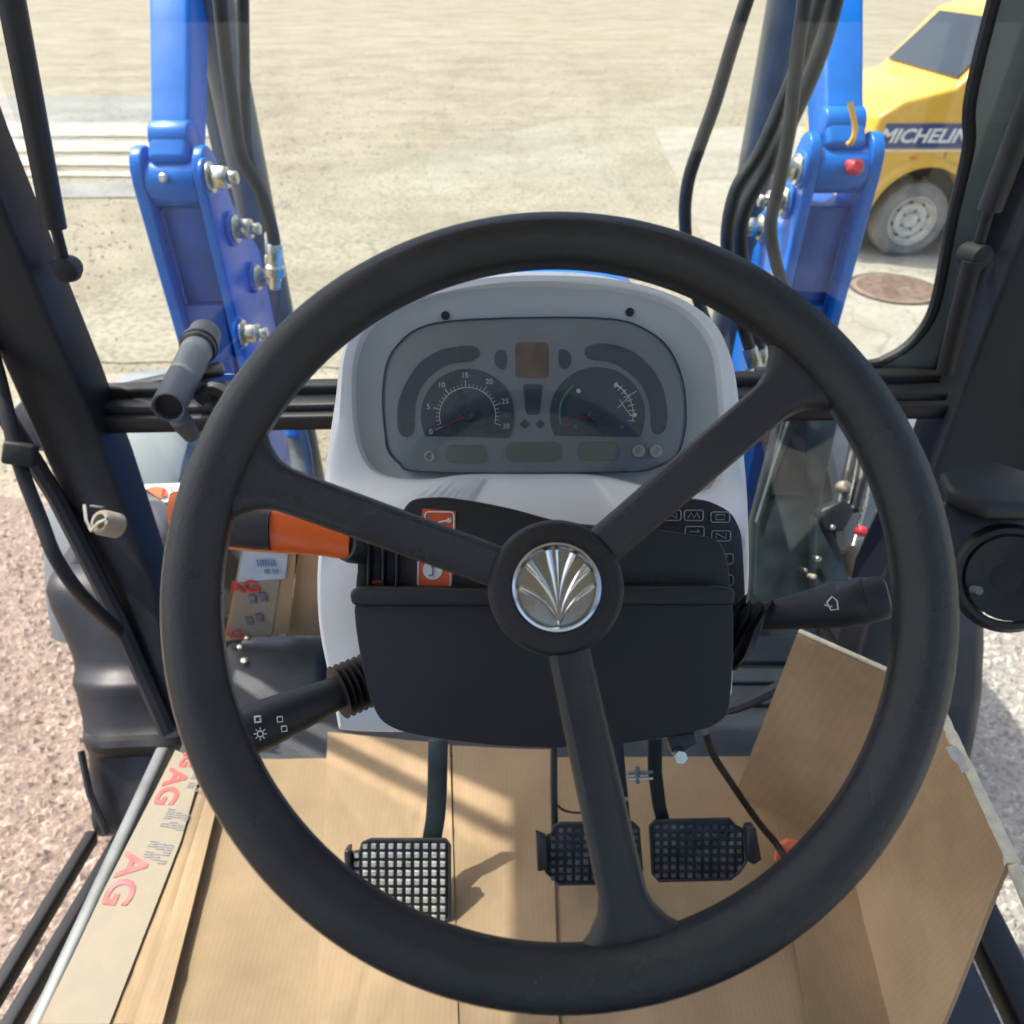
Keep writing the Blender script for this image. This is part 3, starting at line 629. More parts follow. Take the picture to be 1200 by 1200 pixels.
# hydraulic hoses
def hose(pts, Y, r, label, fit=None, group='hydraulic hoses by the loader masts'):
    P = smooth_path([PY(x, y, Y + dy) for x, y, dy in pts], 6)
    o = empty('hydraulic_hose', P[-1], label, 'hose', group)
    MB().tube(P, r, 10).build('hose_line', 'hose_rubber', o)
    k = len(P); t = (P[-1] - P[-3]).normalized()
    MB().lathe(P[-1], t, [(r * 1.05, -.05), (r * 1.25, -.045), (r * 1.25, -.005), (r * 1.6, 0), (r * 1.6, .02), (r * .9, .022), (r * .9, .05)], 10).build('end_fitting', 'zinc', o)
    return o
hose([(250, -90, 0), (262, 40, 0), (272, 120, 0), (282, 180, 0), (305, 225, 0), (320, 275, 0), (322, 312, 0)], 1.62, .0135, 'black hose curving down the outer side of the left loader mast to a zinc elbow')
hose([(283, -90, 0), (285, 40, 0), (287, 130, 0), (293, 190, 0), (312, 240, 0), (319, 300, -.02)], 1.70, .012, 'black hose running behind its neighbour at the left loader mast')
hose([(905, -90, 0), (862, 40, 0), (838, 120, 0), (822, 165, 0), (806, 215, 0), (803, 265, 0), (812, 330, 0), (840, 420, .1), (855, 500, .1)], 1.55, .013, 'single black hose looping clear of the others left of the right mast')
hose([(985, -90, 0), (945, 50, 0), (915, 125, 0), (890, 180, 0), (862, 225, 0), (852, 285, 0), (862, 350, 0), (885, 430, 0)], 1.45, .013, 'dusty black hose with printed side, middle one of three near the right mast')
hose([(1000, -90, 0), (965, 50, 0), (930, 135, 0), (900, 195, 0), (873, 245, 0), (868, 290, 0), (878, 350, 0), (895, 430, 0)], 1.5, .0145, 'thick black hose running parallel behind the dusty one near the right mast')
hose([(955, -90, 0), (935, 60, 0), (925, 150, 0), (912, 220, 0), (903, 265, 0), (910, 310, 0), (925, 360, 0), (940, 440, 0)], 1.38, .0115, 'thin black hose hanging across the inner face of the right mast')
# coupler block seen through the lower right glass
cb = empty('coupler_block', D(970, 620, 1.6), 'black hydraulic coupler block with steel pipes behind the lower right window', 'coupler block')
MB().px([(918, 485), (985, 485), (960, 600), (962, 790), (880, 790), (886, 612)], 1.62, .06).build('back_plate', 'steel_dark', cb, bevel=.006)
MB().tube([D(926, 486, 1.61), D(902, 560, 1.61), D(886, 612, 1.61)], .003, 6).build('plate_edge', 'steel_grey', cb)
MB().px([(938, 489), (946, 489), (941, 580), (900, 580)], 1.615, .004).build('inspection_panel', 'dark_plastic', cb)
MB().px([(961, 598), (990, 584), (1003, 598), (990, 622), (970, 624)], 1.55, .05).build('block', 'dark_plastic', cb, bevel=.006)
for a, b, r_, mm in (((984, 590), (1002, 515), .010, 'hose_rubber'), ((1000, 598), (1016, 530), .012, 'hose_rubber'), ((992, 600), (1005, 535), .004, 'zinc'), ((1000, 640), (1020, 560), .005, 'zinc'), ((1010, 650), (1030, 600), .009, 'mudguard_grey')):
    MB().tube([D(*a, 1.56), D((a[0] + b[0]) / 2 + 1, (a[1] + b[1]) / 2, 1.58), D(*b, 1.6)], r_, 10).build('pipe', mm, cb)
for x, y, r_, mm in ((958, 655, .007, 'zinc'), (943, 668, .005, 'zinc'), (990, 570, .012, 'beige_plastic'), (953, 676, .006, 'beige_plastic'), (975, 618, .006, 'zinc'), (1010, 622, .010, 'red_cap')):
    MB().lathe(D(x, y, 1.55), -Fv, [(r_, -.02), (r_, .004), (r_ * .6, .008)], 12).build('coupler_cap', mm, cb, bevel=.001)
MB().lathe(D(1010, 655, 1.63), -Fv, [(.0, .03), (.03, .024), (.045, .01), (.048, 0)], 20).build('reservoir_cap', 'beige_plastic', cb)
MB().px([(955, 605), (965, 600), (985, 640), (1000, 690), (985, 760), (955, 700)], 1.58, .04).build('steel_bracket', 'steel_dark', cb, bevel=.008)
# grey hose stub visible between rim and dash on the left
ht = empty('hose_stub', D(352, 540, 1.9), 'grey hose stub and blue bracket seen in the gap left of the dashboard', 'hose')
MB().tube([D(345, 500, 1.9), D(352, 530, 1.9), D(358, 580, 1.9)], .028, 12).build('stub', 'steel_grey', ht)
MB().px([(322, 480), (340, 480), (348, 512), (334, 512)], 1.85, .03).build('bracket', 'blue_paint', ht, bevel=.004)

# ------------------------------------------------------------------ dashboard console
ds = empty('dashboard', D(630, 800, .85), 'pale grey dashboard console with a dark instrument cluster behind the steering wheel', 'dashboard')
outer = smoothc([(398, 405), (425, 368), (470, 345), (560, 323), (640, 317), (730, 323), (800, 345), (840, 372), (860, 410), (869, 450), (876, 520), (882, 600), (883, 680), (876, 730), (864, 780), (858, 830), (820, 854), (640, 862), (410, 862), (392, 845), (382, 800), (370, 740), (367, 680), (371, 620), (378, 540), (388, 470)], 4)
bez = smoothc([(418, 405), (455, 362), (530, 336), (630, 330), (735, 338), (800, 360), (836, 400), (846, 450), (848, 520), (838, 575), (770, 572), (700, 557), (620, 556), (545, 556), (500, 562), (450, 558), (424, 535), (413, 480)], 4)
cen = Vector((630, 470))
def radial(poly, a):
    dx, dy = math.cos(a), math.sin(a); best = 0
    for i in range(len(poly)):
        x1, y1 = poly[i][0] - cen.x, poly[i][1] - cen.y; x2, y2 = poly[(i + 1) % len(poly)][0] - cen.x, poly[(i + 1) % len(poly)][1] - cen.y
        ex, ey = x2 - x1, y2 - y1; den = dx * ey - dy * ex
        if abs(den) < 1e-9: continue
        t = (x1 * ey - y1 * ex) / den; u = (x1 * dy - y1 * dx) / den
        if t > 0 and -1e-6 <= u <= 1.000001: best = max(best, t)
    return best
N = 144; angs = [2 * math.pi * (j + .5) / N for j in range(N)]
Ro = [radial(outer, a) for a in angs]; Rb = [radial(bez, a) for a in angs]
def dfront(py): # shelf below the cluster comes towards the driver
    t = min(1, max(0, (py - 555) / 75)); t = t * t * (3 - 2 * t)
    return .745 - .075 * t + max(0, py - 640) * .00018
def loopr(R, sh, dd, mode=0, ref=None):
    out = []
    for a, r in zip(angs, R):
        x = cen.x + (r + sh) * math.cos(a); y = cen.y + (r + sh) * math.sin(a)
        if mode == 0: out.append(D(x, y, dfront(y)) + Fv * dd)
        else: out.append(D(x, y, .745) + Fv * dd)
    return out
Rm = [(a * .55 + b * .45) for a, b in zip(Ro, Rb)]
back = [p + Vector((0, .16, -.05)) for p in loopr(Ro, 0, .02)]
shell = MB().loft([back, loopr(Ro, 1, .05), loopr(Ro, 0, .022), loopr(Ro, -2, .010), loopr(Ro, -6, .003), loopr(Ro, -12, 0), loopr(Rm, 0, -.001), loopr(Rb, 6, 0), loopr(Rb, 1, .002), loopr(Rb, -1, .006), loopr(Rb, -3, .016, 0)], cap0=False, cap1=False)
shell.build('console_shell', 'shell_plastic', ds)
bz = MB().loft([loopr(Rb, 1, .012), loopr(Rb, -12, .016, 1), loopr(Rb, -25, .018, 1), [D(cen.x + r * .3 * math.cos(a), cen.y + r * .3 * math.sin(a), .745) + Fv * .02 for a, r in zip(angs, Rb)]], cap0=False)
bz.build('cluster_bezel', 'bezel_plastic', ds)
cl = smoothc([(452, 515), (448, 470), (452, 430), (465, 405), (490, 385), (530, 376), (625, 372), (720, 374), (760, 388), (785, 410), (800, 445), (804, 480), (802, 510), (792, 535), (765, 549), (735, 553), (625, 555), (490, 553), (468, 543), (456, 530)], 3)
dC = .752
plate = MB().px(cl, dC, .02).build('cluster_plate', 'cluster_plate', ds, bevel=.0015)
rimp = [D(x, y, dC - .001) for x, y in cl]
MB().tube(rimp + [rimp[0]], .0009, 6).build('cluster_rim', 'cluster_dark', ds)
def cpart(pts, name='warning_window', m='cluster_dark', d=dC - .0010, t=.0022, parent=plate): return MB().px(pts, d, t).build(name, m, parent)
cpart(smooth2([(466, 507), (465, 476), (475, 448), (492, 423), (519, 408), (555, 404), (565, 413), (554, 423), (527, 425), (506, 437), (491, 455), (485, 476), (485, 507), (477, 514)], 3))
cpart(smooth2([(683, 411), (695, 402), (720, 403), (746, 413), (767, 434), (779, 458), (783, 490), (779, 506), (770, 510), (763, 504), (763, 476), (753, 451), (735, 434), (714, 423), (690, 422)], 3))
def dial(cx, cy, r, yb, name):
    pts = [(cx + r * math.cos(rad(a)), cy - r * math.sin(rad(a))) for a in range(-28, 209, 6)]
    pts = [(x, min(y, yb)) for x, y in pts]
    return cpart(pts, name)
dl = dial(548, 487, 55, 514, 'rev_counter'); dr = dial(700, 486, 56, 512, 'fuel_and_temperature_gauge')
def arcline(cx, cy, r, a0, a1, m, w_=.0005, name='scale_arc', parent=plate, st=6):
    return line([(cx + r * math.cos(rad(a)), cy - r * math.sin(rad(a))) for a in range(a0, a1 + 1, st)], dC - .0022, w_, m, parent, name)
arcline(548, 487, 33, -14, 200, 'gauge_mark', .0004)
mb = MB()
for k in range(31):
    a = rad(204 - k * 220 / 30); r1 = 41 if k % 5 == 0 else 37.5
    mb.tube([D(548 + 33 * math.cos(a), 487 - 33 * math.sin(a), dC - .0022), D(548 + r1 * math.cos(a), 487 - r1 * math.sin(a), dC - .0022)], .00045 if k % 5 == 0 else .0003, 4)
mb.build('scale_ticks', 'gauge_mark', plate)
for k in range(7):
    a = rad(204 - k * 220 / 6); text(str(k * 5), D(548 + 47 * math.cos(a), 487 - 47 * math.sin(a), dC - .0015), Rv, Uv, .0075, 'gauge_mark', plate, 'dial_number', extrude=.0002)
arcline(700, 486, 44, 128, 196, 'gauge_green', .0016); arcline(700, 486, 42, -10, 58, 'gauge_mark', .0004)
mb = MB()
for k in range(9):
    a = rad(58 - k * 8.5); mb.tube([D(700 + 37 * math.cos(a), 486 - 37 * math.sin(a), dC - .0022), D(700 + 45 * math.cos(a), 486 - 45 * math.sin(a), dC - .0022)], .0004, 4)
mb.build('scale_ticks', 'gauge_mark', plate)
line([(724, 478), (740, 462), (746, 458)], dC - .0022, .0004, 'gauge_mark', plate); line([(726, 468), (735, 482), (742, 488)], dC - .0022, .0004, 'gauge_mark', plate)
line([(722, 452), (729, 456), (733, 462)], dC - .0022, .0004, 'gauge_mark', plate)
for x, y, m_ in ((744, 486, 'gauge_mark'), (729, 500, 'gauge_green'), (675, 500, 'gauge_green'), (722, 451, 'gauge_mark'), (678, 458, 'gauge_mark')):
    cpart(circ(x, y, 2.6, 8), 'pictogram', m_, dC - .0022, .001)
for nm, a, b in (('needle', (550, 487), (507, 506)), ('needle', (696, 487), (660, 493))):
    MB().tube([D(*a, dC - .005), D(*b, dC - .005)], [.0012, .0004], 6).build(nm, 'needle_red', plate)
    MB().lathe(D(*a, dC - .002), -Fv, [(.006, 0), (.006, .003), (.004, .005)], 16).build('needle_hub', 'cluster_dark', plate)
cpart(rrect(604, 401, 643, 443, 5), 'amber_display', 'amber_display')
cpart(smooth2([(579, 417), (584, 409), (594, 411), (594, 430), (588, 434), (580, 427)], 3)); cpart(smooth2([(654, 411), (660, 408), (669, 414), (670, 425), (664, 433), (655, 430)], 3))
cpart([(613, 452), (616, 450), (633, 450), (636, 452), (633, 482), (631, 486), (618, 486), (616, 482)])
for x in (615, 633): cpart([(x - 6, 497), (x, 491), (x + 6, 497), (x, 503)], 'diamond_lamp')
for x0, x1, y0, y1 in ((522, 571, 521, 543), (593, 659, 518, 541), (677, 726, 517, 540)): cpart(rrect(x0, y0, x1, y1, 9), 'display_slot', 'slot_olive')
for x, y, r in ((504, 535, 6), (748, 529, 7), (768, 529, 7)):
    MB().lathe(D(x, y, dC), -Fv, [(r * dC / FPX, 0), (r * dC / FPX, .004), (r * dC / FPX * .75, .005), (r * dC / FPX * .45, .002), (0, .002)], 20, True, False).build('reset_button', 'button_cream', plate)
lens_pts = [(cen.x + (x - cen.x) * .985, 465 + (y - 465) * .985) for x, y in cl]
MB().px(lens_pts, dC - .012, .0015).build('cluster_lens', 'lens_clear', ds)
for x, y in ((522, 370), (738, 366)): MB().lathe(D(x, y, .7625), -Fv, [(.0045, 0), (.0045, .0015), (.003, .001)], 12).build('screw_hole', 'seal_rubber', ds)
# switch keypad, right of the column
kp = MB().px(smooth2([(740, 600), (790, 582), (830, 586), (858, 600), (870, 625), (874, 700), (874, 760), (740, 760)], 4), .628, .06).build('switch_keypad', 'dark_plastic', ds, bevel=.003)
def key(x, y, s=1, glyph=0):
    w_, h_ = 22 * s, 12 * s
    line(rrect(x - w_ / 2, y - h_ / 2, x + w_ / 2, y + h_ / 2, 2.5, 2), .6268, .00055, 'mark_dim', kp, 'key_outline', True)
    g = [[(-6, 3), (-6, -3), (6, 3), (6, -3)], [(-7, 3), (-3, -3), (0, 3), (4, -3), (7, 3)], [(-5, -3), (5, -3), (5, 3), (-5, 3), (-5, -3)], [(-6, 0), (6, 0), (3, -3)]][glyph % 4]
    line([(x + a * s, y + b * s) for a, b in g], .6268, .0005, 'mark_dim', kp, 'key_symbol')
for i, (x, y) in enumerate(((787, 604), (813, 604), (844, 606), (814, 623), (845, 628), (815, 643), (848, 655), (848, 680))): key(x, y, 1, i)
# ------------------------------------------------------------------ steering column box
bx = empty('column_box', D(640, 800, .58), 'black moulded steering column box with a ledge, behind and below the wheel hub', 'column box')
up = smooth2([(416, 700), (418, 668), (430, 640), (462, 628), (472, 596), (484, 584), (520, 582), (560, 588), (600, 596), (650, 610), (700, 617), (770, 621), (834, 629), (848, 640), (854, 664), (857, 700)], 3)
MB().px(up, .562, .10).build('upper_cover', 'box_plastic', bx, bevel=.006, seg=4)
led = [(409, 697), (413, 690), (430, 687), (560, 690), (600, 692), (700, 692), (730, 688), (845, 687), (860, 690), (863, 697), (861, 708), (850, 710), (430, 711), (412, 709)]
MB().px(led, .545, .11).build('ledge', 'box_plastic', bx, bevel=.0025, seg=3)
lowb = smooth2([(414, 704), (417, 740), (424, 780), (434, 822), (446, 846), (470, 858), (520, 867), (580, 874), (650, 877), (720, 873), (790, 863), (836, 852), (854, 838), (858, 800), (860, 750), (860, 704)], 3)
MB().px(lowb, .549, .11).build('lower_body', 'box_plastic', bx, bevel=.010, seg=5)
for i, x in enumerate((424, 441, 457)):
    MB().px(rrect(x - 5, 632 + i * 2, x + 5, 688, 4), .5605, .004).build('lever_slot', 'seal_rubber', bx, bevel=.0005)
    MB().px(rrect(x + 5.5, 632, x + 9, 690, 1.5), .553, .012).build('slot_rib', 'box_plastic', bx, bevel=.0008)
MB().px([(436, 680), (446, 680), (446, 684), (436, 684)], .5595, .002).build('slot_flag', 'print_red', bx)
dec = MB().px([(495, 596), (534, 599), (534, 640), (530, 684), (524, 692), (488, 690), (490, 640)], .5612, .0015).build('warning_decal', 'decal_orange', bx)
line(rrect(498, 600, 532, 634, 4, 2), .5608, .0006, 'decal_white', dec, 'decal_border', True)
line(rrect(490, 642, 528, 690, 5, 2), .5608, .0006, 'decal_white', dec, 'decal_border', True)
MB().px(circ(507, 668, 11.5, 20), .5606, .001).build('decal_disc', 'decal_white', dec)
line([(507, 660), (507, 674), (503, 674)], .5600, .0006, 'print_grey', dec, 'decal_symbol'); line([(505, 664), (510, 664)], .56, .0006, 'print_grey', dec, 'decal_symbol')
line([(503, 622), (515, 612), (526, 610)], .5606, .0008, 'decal_white', dec, 'decal_symbol'); MB().px(circ(526, 610, 3, 10), .5603, .001).build('decal_symbol', 'decal_white', dec)
# screws / bracket under the box
MB().px([(780, 862), (815, 858), (818, 872), (803, 880), (798, 892), (790, 890), (786, 876)], .66, .03).build('under_bracket', 'steel_dark', bx, bevel=.002)
MB().lathe(D(797, 886, .655), -Fv, [(.006, -.01), (.006, .004)], 6).build('bracket_nut', 'zinc', bx)

def axis_lathe(P, Q, prof, name, m, parent, n=32, bevel=0, squash=1):
    ax = (Q - P); return MB().lathe(P, ax, [(r, t * ax.length) for r, t in prof], n, squash=squash).build(name, m, parent, bevel=bevel)
# right (wiper) stalk
P, Q = D(852, 730, .60), D(1043, 699, .55)
ws = empty('wiper_stalk', P, 'black wiper stalk with a white wiper symbol, right of the column', 'stalk')
axis_lathe(P, Q, [(.009, 0), (.010, .15), (.0112, .3), (.0135, .45), (.0165, .62), (.0178, .70), (.0178, .705)], 'stalk_grip', 'box_plastic', ws)
axis_lathe(P, Q, [(.0172, .70), (.0176, .71), (.0178, .86), (.0174, .865)], 'twist_ring', 'dark_plastic', ws)
axis_lathe(P, Q, [(.0176, .866), (.0172, .88), (.0158, .965), (.0140, .99), (.010, 1.0), (0, 1.0)], 'end_button', 'box_plastic', ws)
prw = []
for k in range(9): prw.append(((.016 + .0014 * k) if k % 2 == 0 else (.025 + .0008 * k), k / 8.0))
bP, bQ = D(850, 730, .592), D(884, 748, .585); baxis = (bQ - bP); bu = baxis.normalized().orthogonal().normalized(); bv = baxis.normalized().cross(bu); loops = []
for kk, (r_, t) in enumerate(prw):
    loops.append([bP + baxis * (t + .05 * math.sin(3 * a + kk)) + (bu * math.cos(a) + bv * math.sin(a)) * r_ * (1 + .10 * math.sin(4 * a + kk * .9) + .05 * math.sin(7 * a)) for a in [2 * math.pi * q / 40 for q in range(40)]])
MB().loft(loops).build('rubber_boot', 'fabric_black', ws)
dW = .5345
line([(969, 706), (975, 699), (981, 704), (982, 714), (974, 715), (969, 706)], dW, .0006, 'mark_white', ws, 'wiper_symbol'); line([(966, 709), (975, 711)], dW, .0005, 'mark_white', ws, 'wiper_symbol')
# left (light) stalk
P, Q = D(440, 793, .60), D(255, 872, .53)
ls = empty('light_stalk', P, 'black light stalk with white lamp symbols, lower left of the column', 'stalk')
axis_lathe(P, Q, [(.010, 0), (.0125, .22), (.0130, .30), (.0165, .55), (.0180, .72), (.0180, .96), (.014, 1), (0, 1)], 'stalk_grip', 'box_plastic', ls)
prl = []
for k in range(14): prl.append((.0215 if k % 2 else .0155, -.01 + k * .0205))
axis_lathe(P, Q, prl, 'bellows', 'fabric_black', ls, 28)
dL = .5285
def sq(x, y, a=3.4): return [(x - a, y - a * .8), (x + a * .8, y - a), (x + a, y + a * .8), (x - a * .8, y + a)]
for x, y in ((328, 843), (333, 854)): line(sq(x, y), dL + .004, .00045, 'mark_white', ls, 'lamp_symbol', True)
line(sq(302, 843, 3.6), dL - .001, .0008, 'mark_white', ls, 'lamp_symbol', True)
line([(x, y) for x, y in circ(305, 860, 3.5, 12)], dL - .002, .0005, 'mark_white', ls, 'sun_symbol', True)
for a in range(0, 360, 45): line([(305 + 5 * math.cos(rad(a)), 860 + 5 * math.sin(rad(a))), (305 + 7.5 * math.cos(rad(a)), 860 + 7.5 * math.sin(rad(a)))], dL - .002, .0004, 'mark_white', ls, 'sun_symbol')
# orange shuttle lever
sh = empty('shuttle_lever', D(430, 645, .56), 'orange and black shuttle lever left of the column, behind the upper left spoke', 'lever')
rowsL = [(202, 576, 622), (212, 574, 632), (235, 577, 638), (262, 582, 644), (300, 590, 648), (340, 600, 650), (375, 612, 652), (403, 622, 656), (410, 626, 655)]
loops = []
for x, a, b in rowsL:
    d = .545; yc = (a + b) / 2; h_ = (b - a) / 2 * d / FPX; cpt = D(x, yc, d + h_ * .2)
    loops.append([cpt + Uv * h_ * math.cos(t) * (1 if abs(math.cos(t)) < .95 else .97) - Fv * h_ * .55 * math.sin(t) for t in [2 * math.pi * j / 24 for j in range(24)]])
MB().loft(loops).build('handle', 'orange_plastic', sh)
ins = []
for x, a, b in ((212, 586, 630), (235, 590, 634), (262, 594, 641), (300, 596, 645), (318, 598, 646)):
    d = .5415; yc = (a + b) / 2; h_ = (b - a) / 2 * d / FPX; cpt = D(x, yc, d + h_ * .2)
    ins.append([cpt + Uv * h_ * math.cos(t) * .98 - Fv * h_ * .55 * math.sin(t) for t in [2 * math.pi * j / 24 for j in range(24)]])
MB().loft(ins).build('grip_insert', 'box_plastic', sh)
axis_lathe(D(405, 641, .547), D(440, 652, .575), [(.0098, 0), (.0108, .2), (.009, .6), (.008, 1)], 'lever_neck', 'seal_grey' if 0 else 'dark_plastic', sh)

# ------------------------------------------------------------------ steering wheel (turns on its own axis)
WC = C0 + Rv * .0254 + Uv * -.0403 + Fv * .4063
a_ = rad(7.5)
wx = Rv.copy(); wy = (Uv * math.cos(a_) + Fv * math.sin(a_)).normalized(); wz = wx.cross(wy)
sw = empty('steering_wheel', WC, 'large black three-spoke steering wheel with a chrome leaf emblem on its hub', 'steering wheel')
def W(x, y, z=0): return WC + wx * x + wy * y + wz * z
R0 = .1995
sec = [(a * .92, b * .95) for a, b in [(.017, -.002), (.0162, .006), (.0125, .0118), (.006, .0148), (-.001, .0155), (-.007, .0138), (-.0105, .0108), (-.0120, .0092), (-.0150, .0065), (-.0165, .0), (-.0155, -.008), (-.010, -.014), (0, -.0165), (.010, -.0145), (.0155, -.009)]]
loops = []
for k in range(180):
    a = 2 * math.pi * k / 180; loops.append([W((R0 + r) * math.cos(a), (R0 + r) * math.sin(a), z) for r, z in sec])
loops.append(loops[0])
MB().loft(loops, False, False).build('rim', 'wheel_plastic', sw)
for ang in (160.5, 40.5, 281.5):
    ca, sa = math.cos(rad(ang)), math.sin(rad(ang)); loops = []
    for t in [i / 22 for i in range(23)]:
        r = .026 + t * (R0 - .026 - .004); zc = -.030 + .028 * (t ** 1.3)
        wd = .0122 + .0006 * t
        e = max(0, (r - .160) / (.194 - .160)); wd += .030 * e ** 2.4
        th = .0062
        pts = []
        for q, h_ in ((-1, -.5), (-1, .35), (-.86, .8), (-.62, 1.0), (-.5, .93), (0, .98), (.5, .93), (.62, 1.0), (.86, .8), (1, .35), (1, -.5), (.7, -1), (-.7, -1)):
            pts.append(W(r * ca - q * wd * sa, r * sa + q * wd * ca, zc + h_ * th))
        loops.append(pts)
    MB().loft(loops).build('spoke', 'wheel_plastic', sw, ang=60)
hc = W(0, 0, 0); 
hub = MB().lathe(hc, wz, [(.030, -.075), (.032, -.045), (.0375, -.043), (.0395, -.036), (.0395, -.026), (.0385, -.0225), (.0360, -.0205), (.033, -.0203), (.0262, -.0195), (.0262, -.0235), (0, -.0235)], 72, True, False).build('hub', 'hub_plastic', sw)
MB().lathe(hc, wz, [(.0245, -.0235), (.0258, -.018), (.0252, -.0155), (.0238, -.015), (.0226, -.0165), (.0218, -.020)], 72, False, False).build('emblem_ring', 'chrome', sw)
em = MB().lathe(hc, wz, [(.0222, -.0225), (.0222, -.0192), (.018, -.0186), (0, -.0182)], 64, True, False).build('emblem', 'chrome_back', sw)
k_ = .0215
def blade(p0, p1, p2, w0, w1, name='leaf_blade'):
    P = []; n = 12
    for i in range(n + 1):
        t = i / n; x = (1 - t) ** 2 * p0[0] + 2 * t * (1 - t) * p1[0] + t * t * p2[0]; y = (1 - t) ** 2 * p0[1] + 2 * t * (1 - t) * p1[1] + t * t * p2[1]; P.append((x, y, w0 + (w1 - w0) * t))
    loops = []
    for i, (x, y, wd) in enumerate(P):
        j0, j1 = max(0, i - 1), min(n, i + 1); tx, ty = P[j1][0] - P[j0][0], P[j1][1] - P[j0][1]; L_ = math.hypot(tx, ty); nx, ny = -ty / L_, tx / L_
        z = -.0182
        loops.append([W((x + nx * wd * q) * k_, (y + ny * wd * q) * k_, z + h_) for q, h_ in ((-1, -.0006), (-.45, .0007), (0, .0012), (.45, .0007), (1, -.0006))])
    MB().loft(loops, closed=True).build(name, 'chrome', em)
for p1, p2, w0, w1 in (((.02, -.2), (-.20, .97), .03, .085), ((.06, -.1), (.02, .98), .03, .06), ((-.02, -.15), (-.76, .62), .04, .10), ((-.15, -.35), (-.97, .0), .04, .09),
                       ((.0, .1), (.46, .87), .03, .085), ((.15, -.15), (.84, .52), .035, .10), ((.3, -.35), (.98, .05), .035, .08)):
    blade((.06, -.97), p1, p2, w0 * 1.2, w1 * 1.35)
# column shaft below hub
MB().tube([W(0, 0, -.07), W(0, 0, -.15)], .030, 24).build('column_shaft', 'dark_plastic', sw)

# ------------------------------------------------------------------ pedals
def pedal(pts, d, arm_px, label, cols, rws, grid, lip=None, arm_w=.012, light=False, group=None):
    o = empty('pedal', D(sum(p[0] for p in pts) / len(pts), sum(p[1] for p in pts) / len(pts), d), label, 'pedal')
    MB().px(pts, d, .008).build('pad', 'pedal_metal', o, bevel=.0015)
    x0, y0, x1, y1 = grid; mb = MB(); mb2 = MB(); h_ = .0035
    for i in range(cols):
        for j in range(rws):
            x = x0 + (x1 - x0) * i / (cols - 1); y = y0 + (y1 - y0) * j / (rws - 1)
            if not inside(x, y, pts): continue
            a = (x1 - x0) / (cols - 1) * .30
            f0 = [D(x + u * a, y + v * a, d) for u, v in ((-1, -1), (1, -1), (1, 1), (-1, 1))]; f1 = [D(x + u * a * .8, y + v * a * .8, d) - Fv * h_ for u, v in ((-1, -1), (1, -1), (1, 1), (-1, 1))]
            mb.loft([f0, f1])
    s0 = mb.build('tread_studs', 'stud_sunlit' if light else 'stud_shaded', o); s0['kind'] = 'stuff'
    # raised edge round the pad
    rp = [D(x, y, d - .001) for x, y in pts]; MB().tube(rp + [rp[0]], .0022, 6).build('pad_edge', 'pedal_metal', o)
    if lip: MB().px(lip, d - .012, .022).build('side_lip', 'pedal_metal', o, bevel=.002)
    mb = MB(); P = [D(x, y, dd) for x, y, dd in arm_px]
    loops = []
    for p in P: loops.append([p + Rv * q * arm_w + Fv * r for q, r in ((-1, 0), (1, 0), (1, .008), (-1, .008))])
    mb.loft(loops).build('arm', 'steel_dark', o, bevel=.0015)
    return o
def inside(x, y, poly, m=3):
    n = len(poly); c_ = False
    for i in range(n):
        x1, y1 = poly[i]; x2, y2 = poly[(i + 1) % n]
        if (y1 > y) != (y2 > y) and x < (x2 - x1) * (y - y1) / (y2 - y1) + x1: c_ = not c_
    if not c_: return False
    return min(math.hypot(x - px_, y - py_) for px_, py_ in poly) > m
pd = 1.02
pedal([(425, 988), (434, 984), (522, 984), (527, 990), (527, 1075), (520, 1082), (418, 1082), (410, 1076), (410, 1000), (422, 997)], pd, [(513, 868, 1.02), (512, 930, 1.03), (510, 960, 1.035), (505, 990, 1.03)],
      'leftmost of the three pedals, the clutch, with bare square studs coloured as sunlit', 11, 9, (418, 991, 519, 1075), lip=[(403, 998), (409, 996), (411, 1040), (404, 1040)], arm_w=.0135, light=True)
p2 = pedal([(650, 968), (657, 965), (742, 964), (748, 970), (752, 1020), (746, 1030), (738, 1035), (655, 1036), (645, 1026), (640, 1022), (640, 980), (646, 978)], pd + .01, [(724, 868, 1.02), (727, 905, 1.03), (731, 945, 1.035), (733, 970, 1.035)],
      'middle pedal with dark diamond studs, half hidden behind the bottom spoke', 11, 7, (648, 972, 744, 1028), lip=[(628, 979), (634, 982), (640, 984), (642, 1020), (630, 1022)], arm_w=.0075)
p3 = pedal([(762, 968), (768, 962), (855, 960), (862, 968), (872, 972), (874, 1010), (866, 1022), (856, 1030), (772, 1032), (765, 1024)], pd, [(768, 866, 1.0), (768, 905, 1.02), (773, 945, 1.03), (778, 965, 1.03)],
      'rightmost pedal with dark studs and a raised lip at its right edge', 11, 7, (770, 968, 866, 1025), lip=[(876, 972), (886, 970), (893, 1008), (884, 1014), (876, 1010)], arm_w=.0095)
tl = MB().tube([D(736, 906, 1.01), D(765, 905, 1.01)], .0025, 6).build('link_rod', 'wire_teal', p3)
MB().tube([D(736, 913, 1.01), D(765, 912, 1.01)], .0022, 6).build('link_rod', 'zinc', p3); MB().tube([D(747, 898, 1.01), D(747, 918, 1.01)], .003, 6).build('link_pin', 'wire_teal', p3)
MB().tube([D(724, 939, 1.02), D(736, 936, 1.02)], .0032, 8).build('arm_pin', 'zinc', p2)
MB().tube([D(649, 870, 1.03), D(649, 920, 1.04), D(650, 972, 1.045)], .005, 8).build('return_rod', 'steel_dark', p2)
cbp = smooth_path([D(826, 858, 1.0), D(836, 885, 1.03), D(862, 925, 1.08), D(890, 965, 1.09), D(912, 992, 1.09), D(935, 1030, 1.05)], 6)
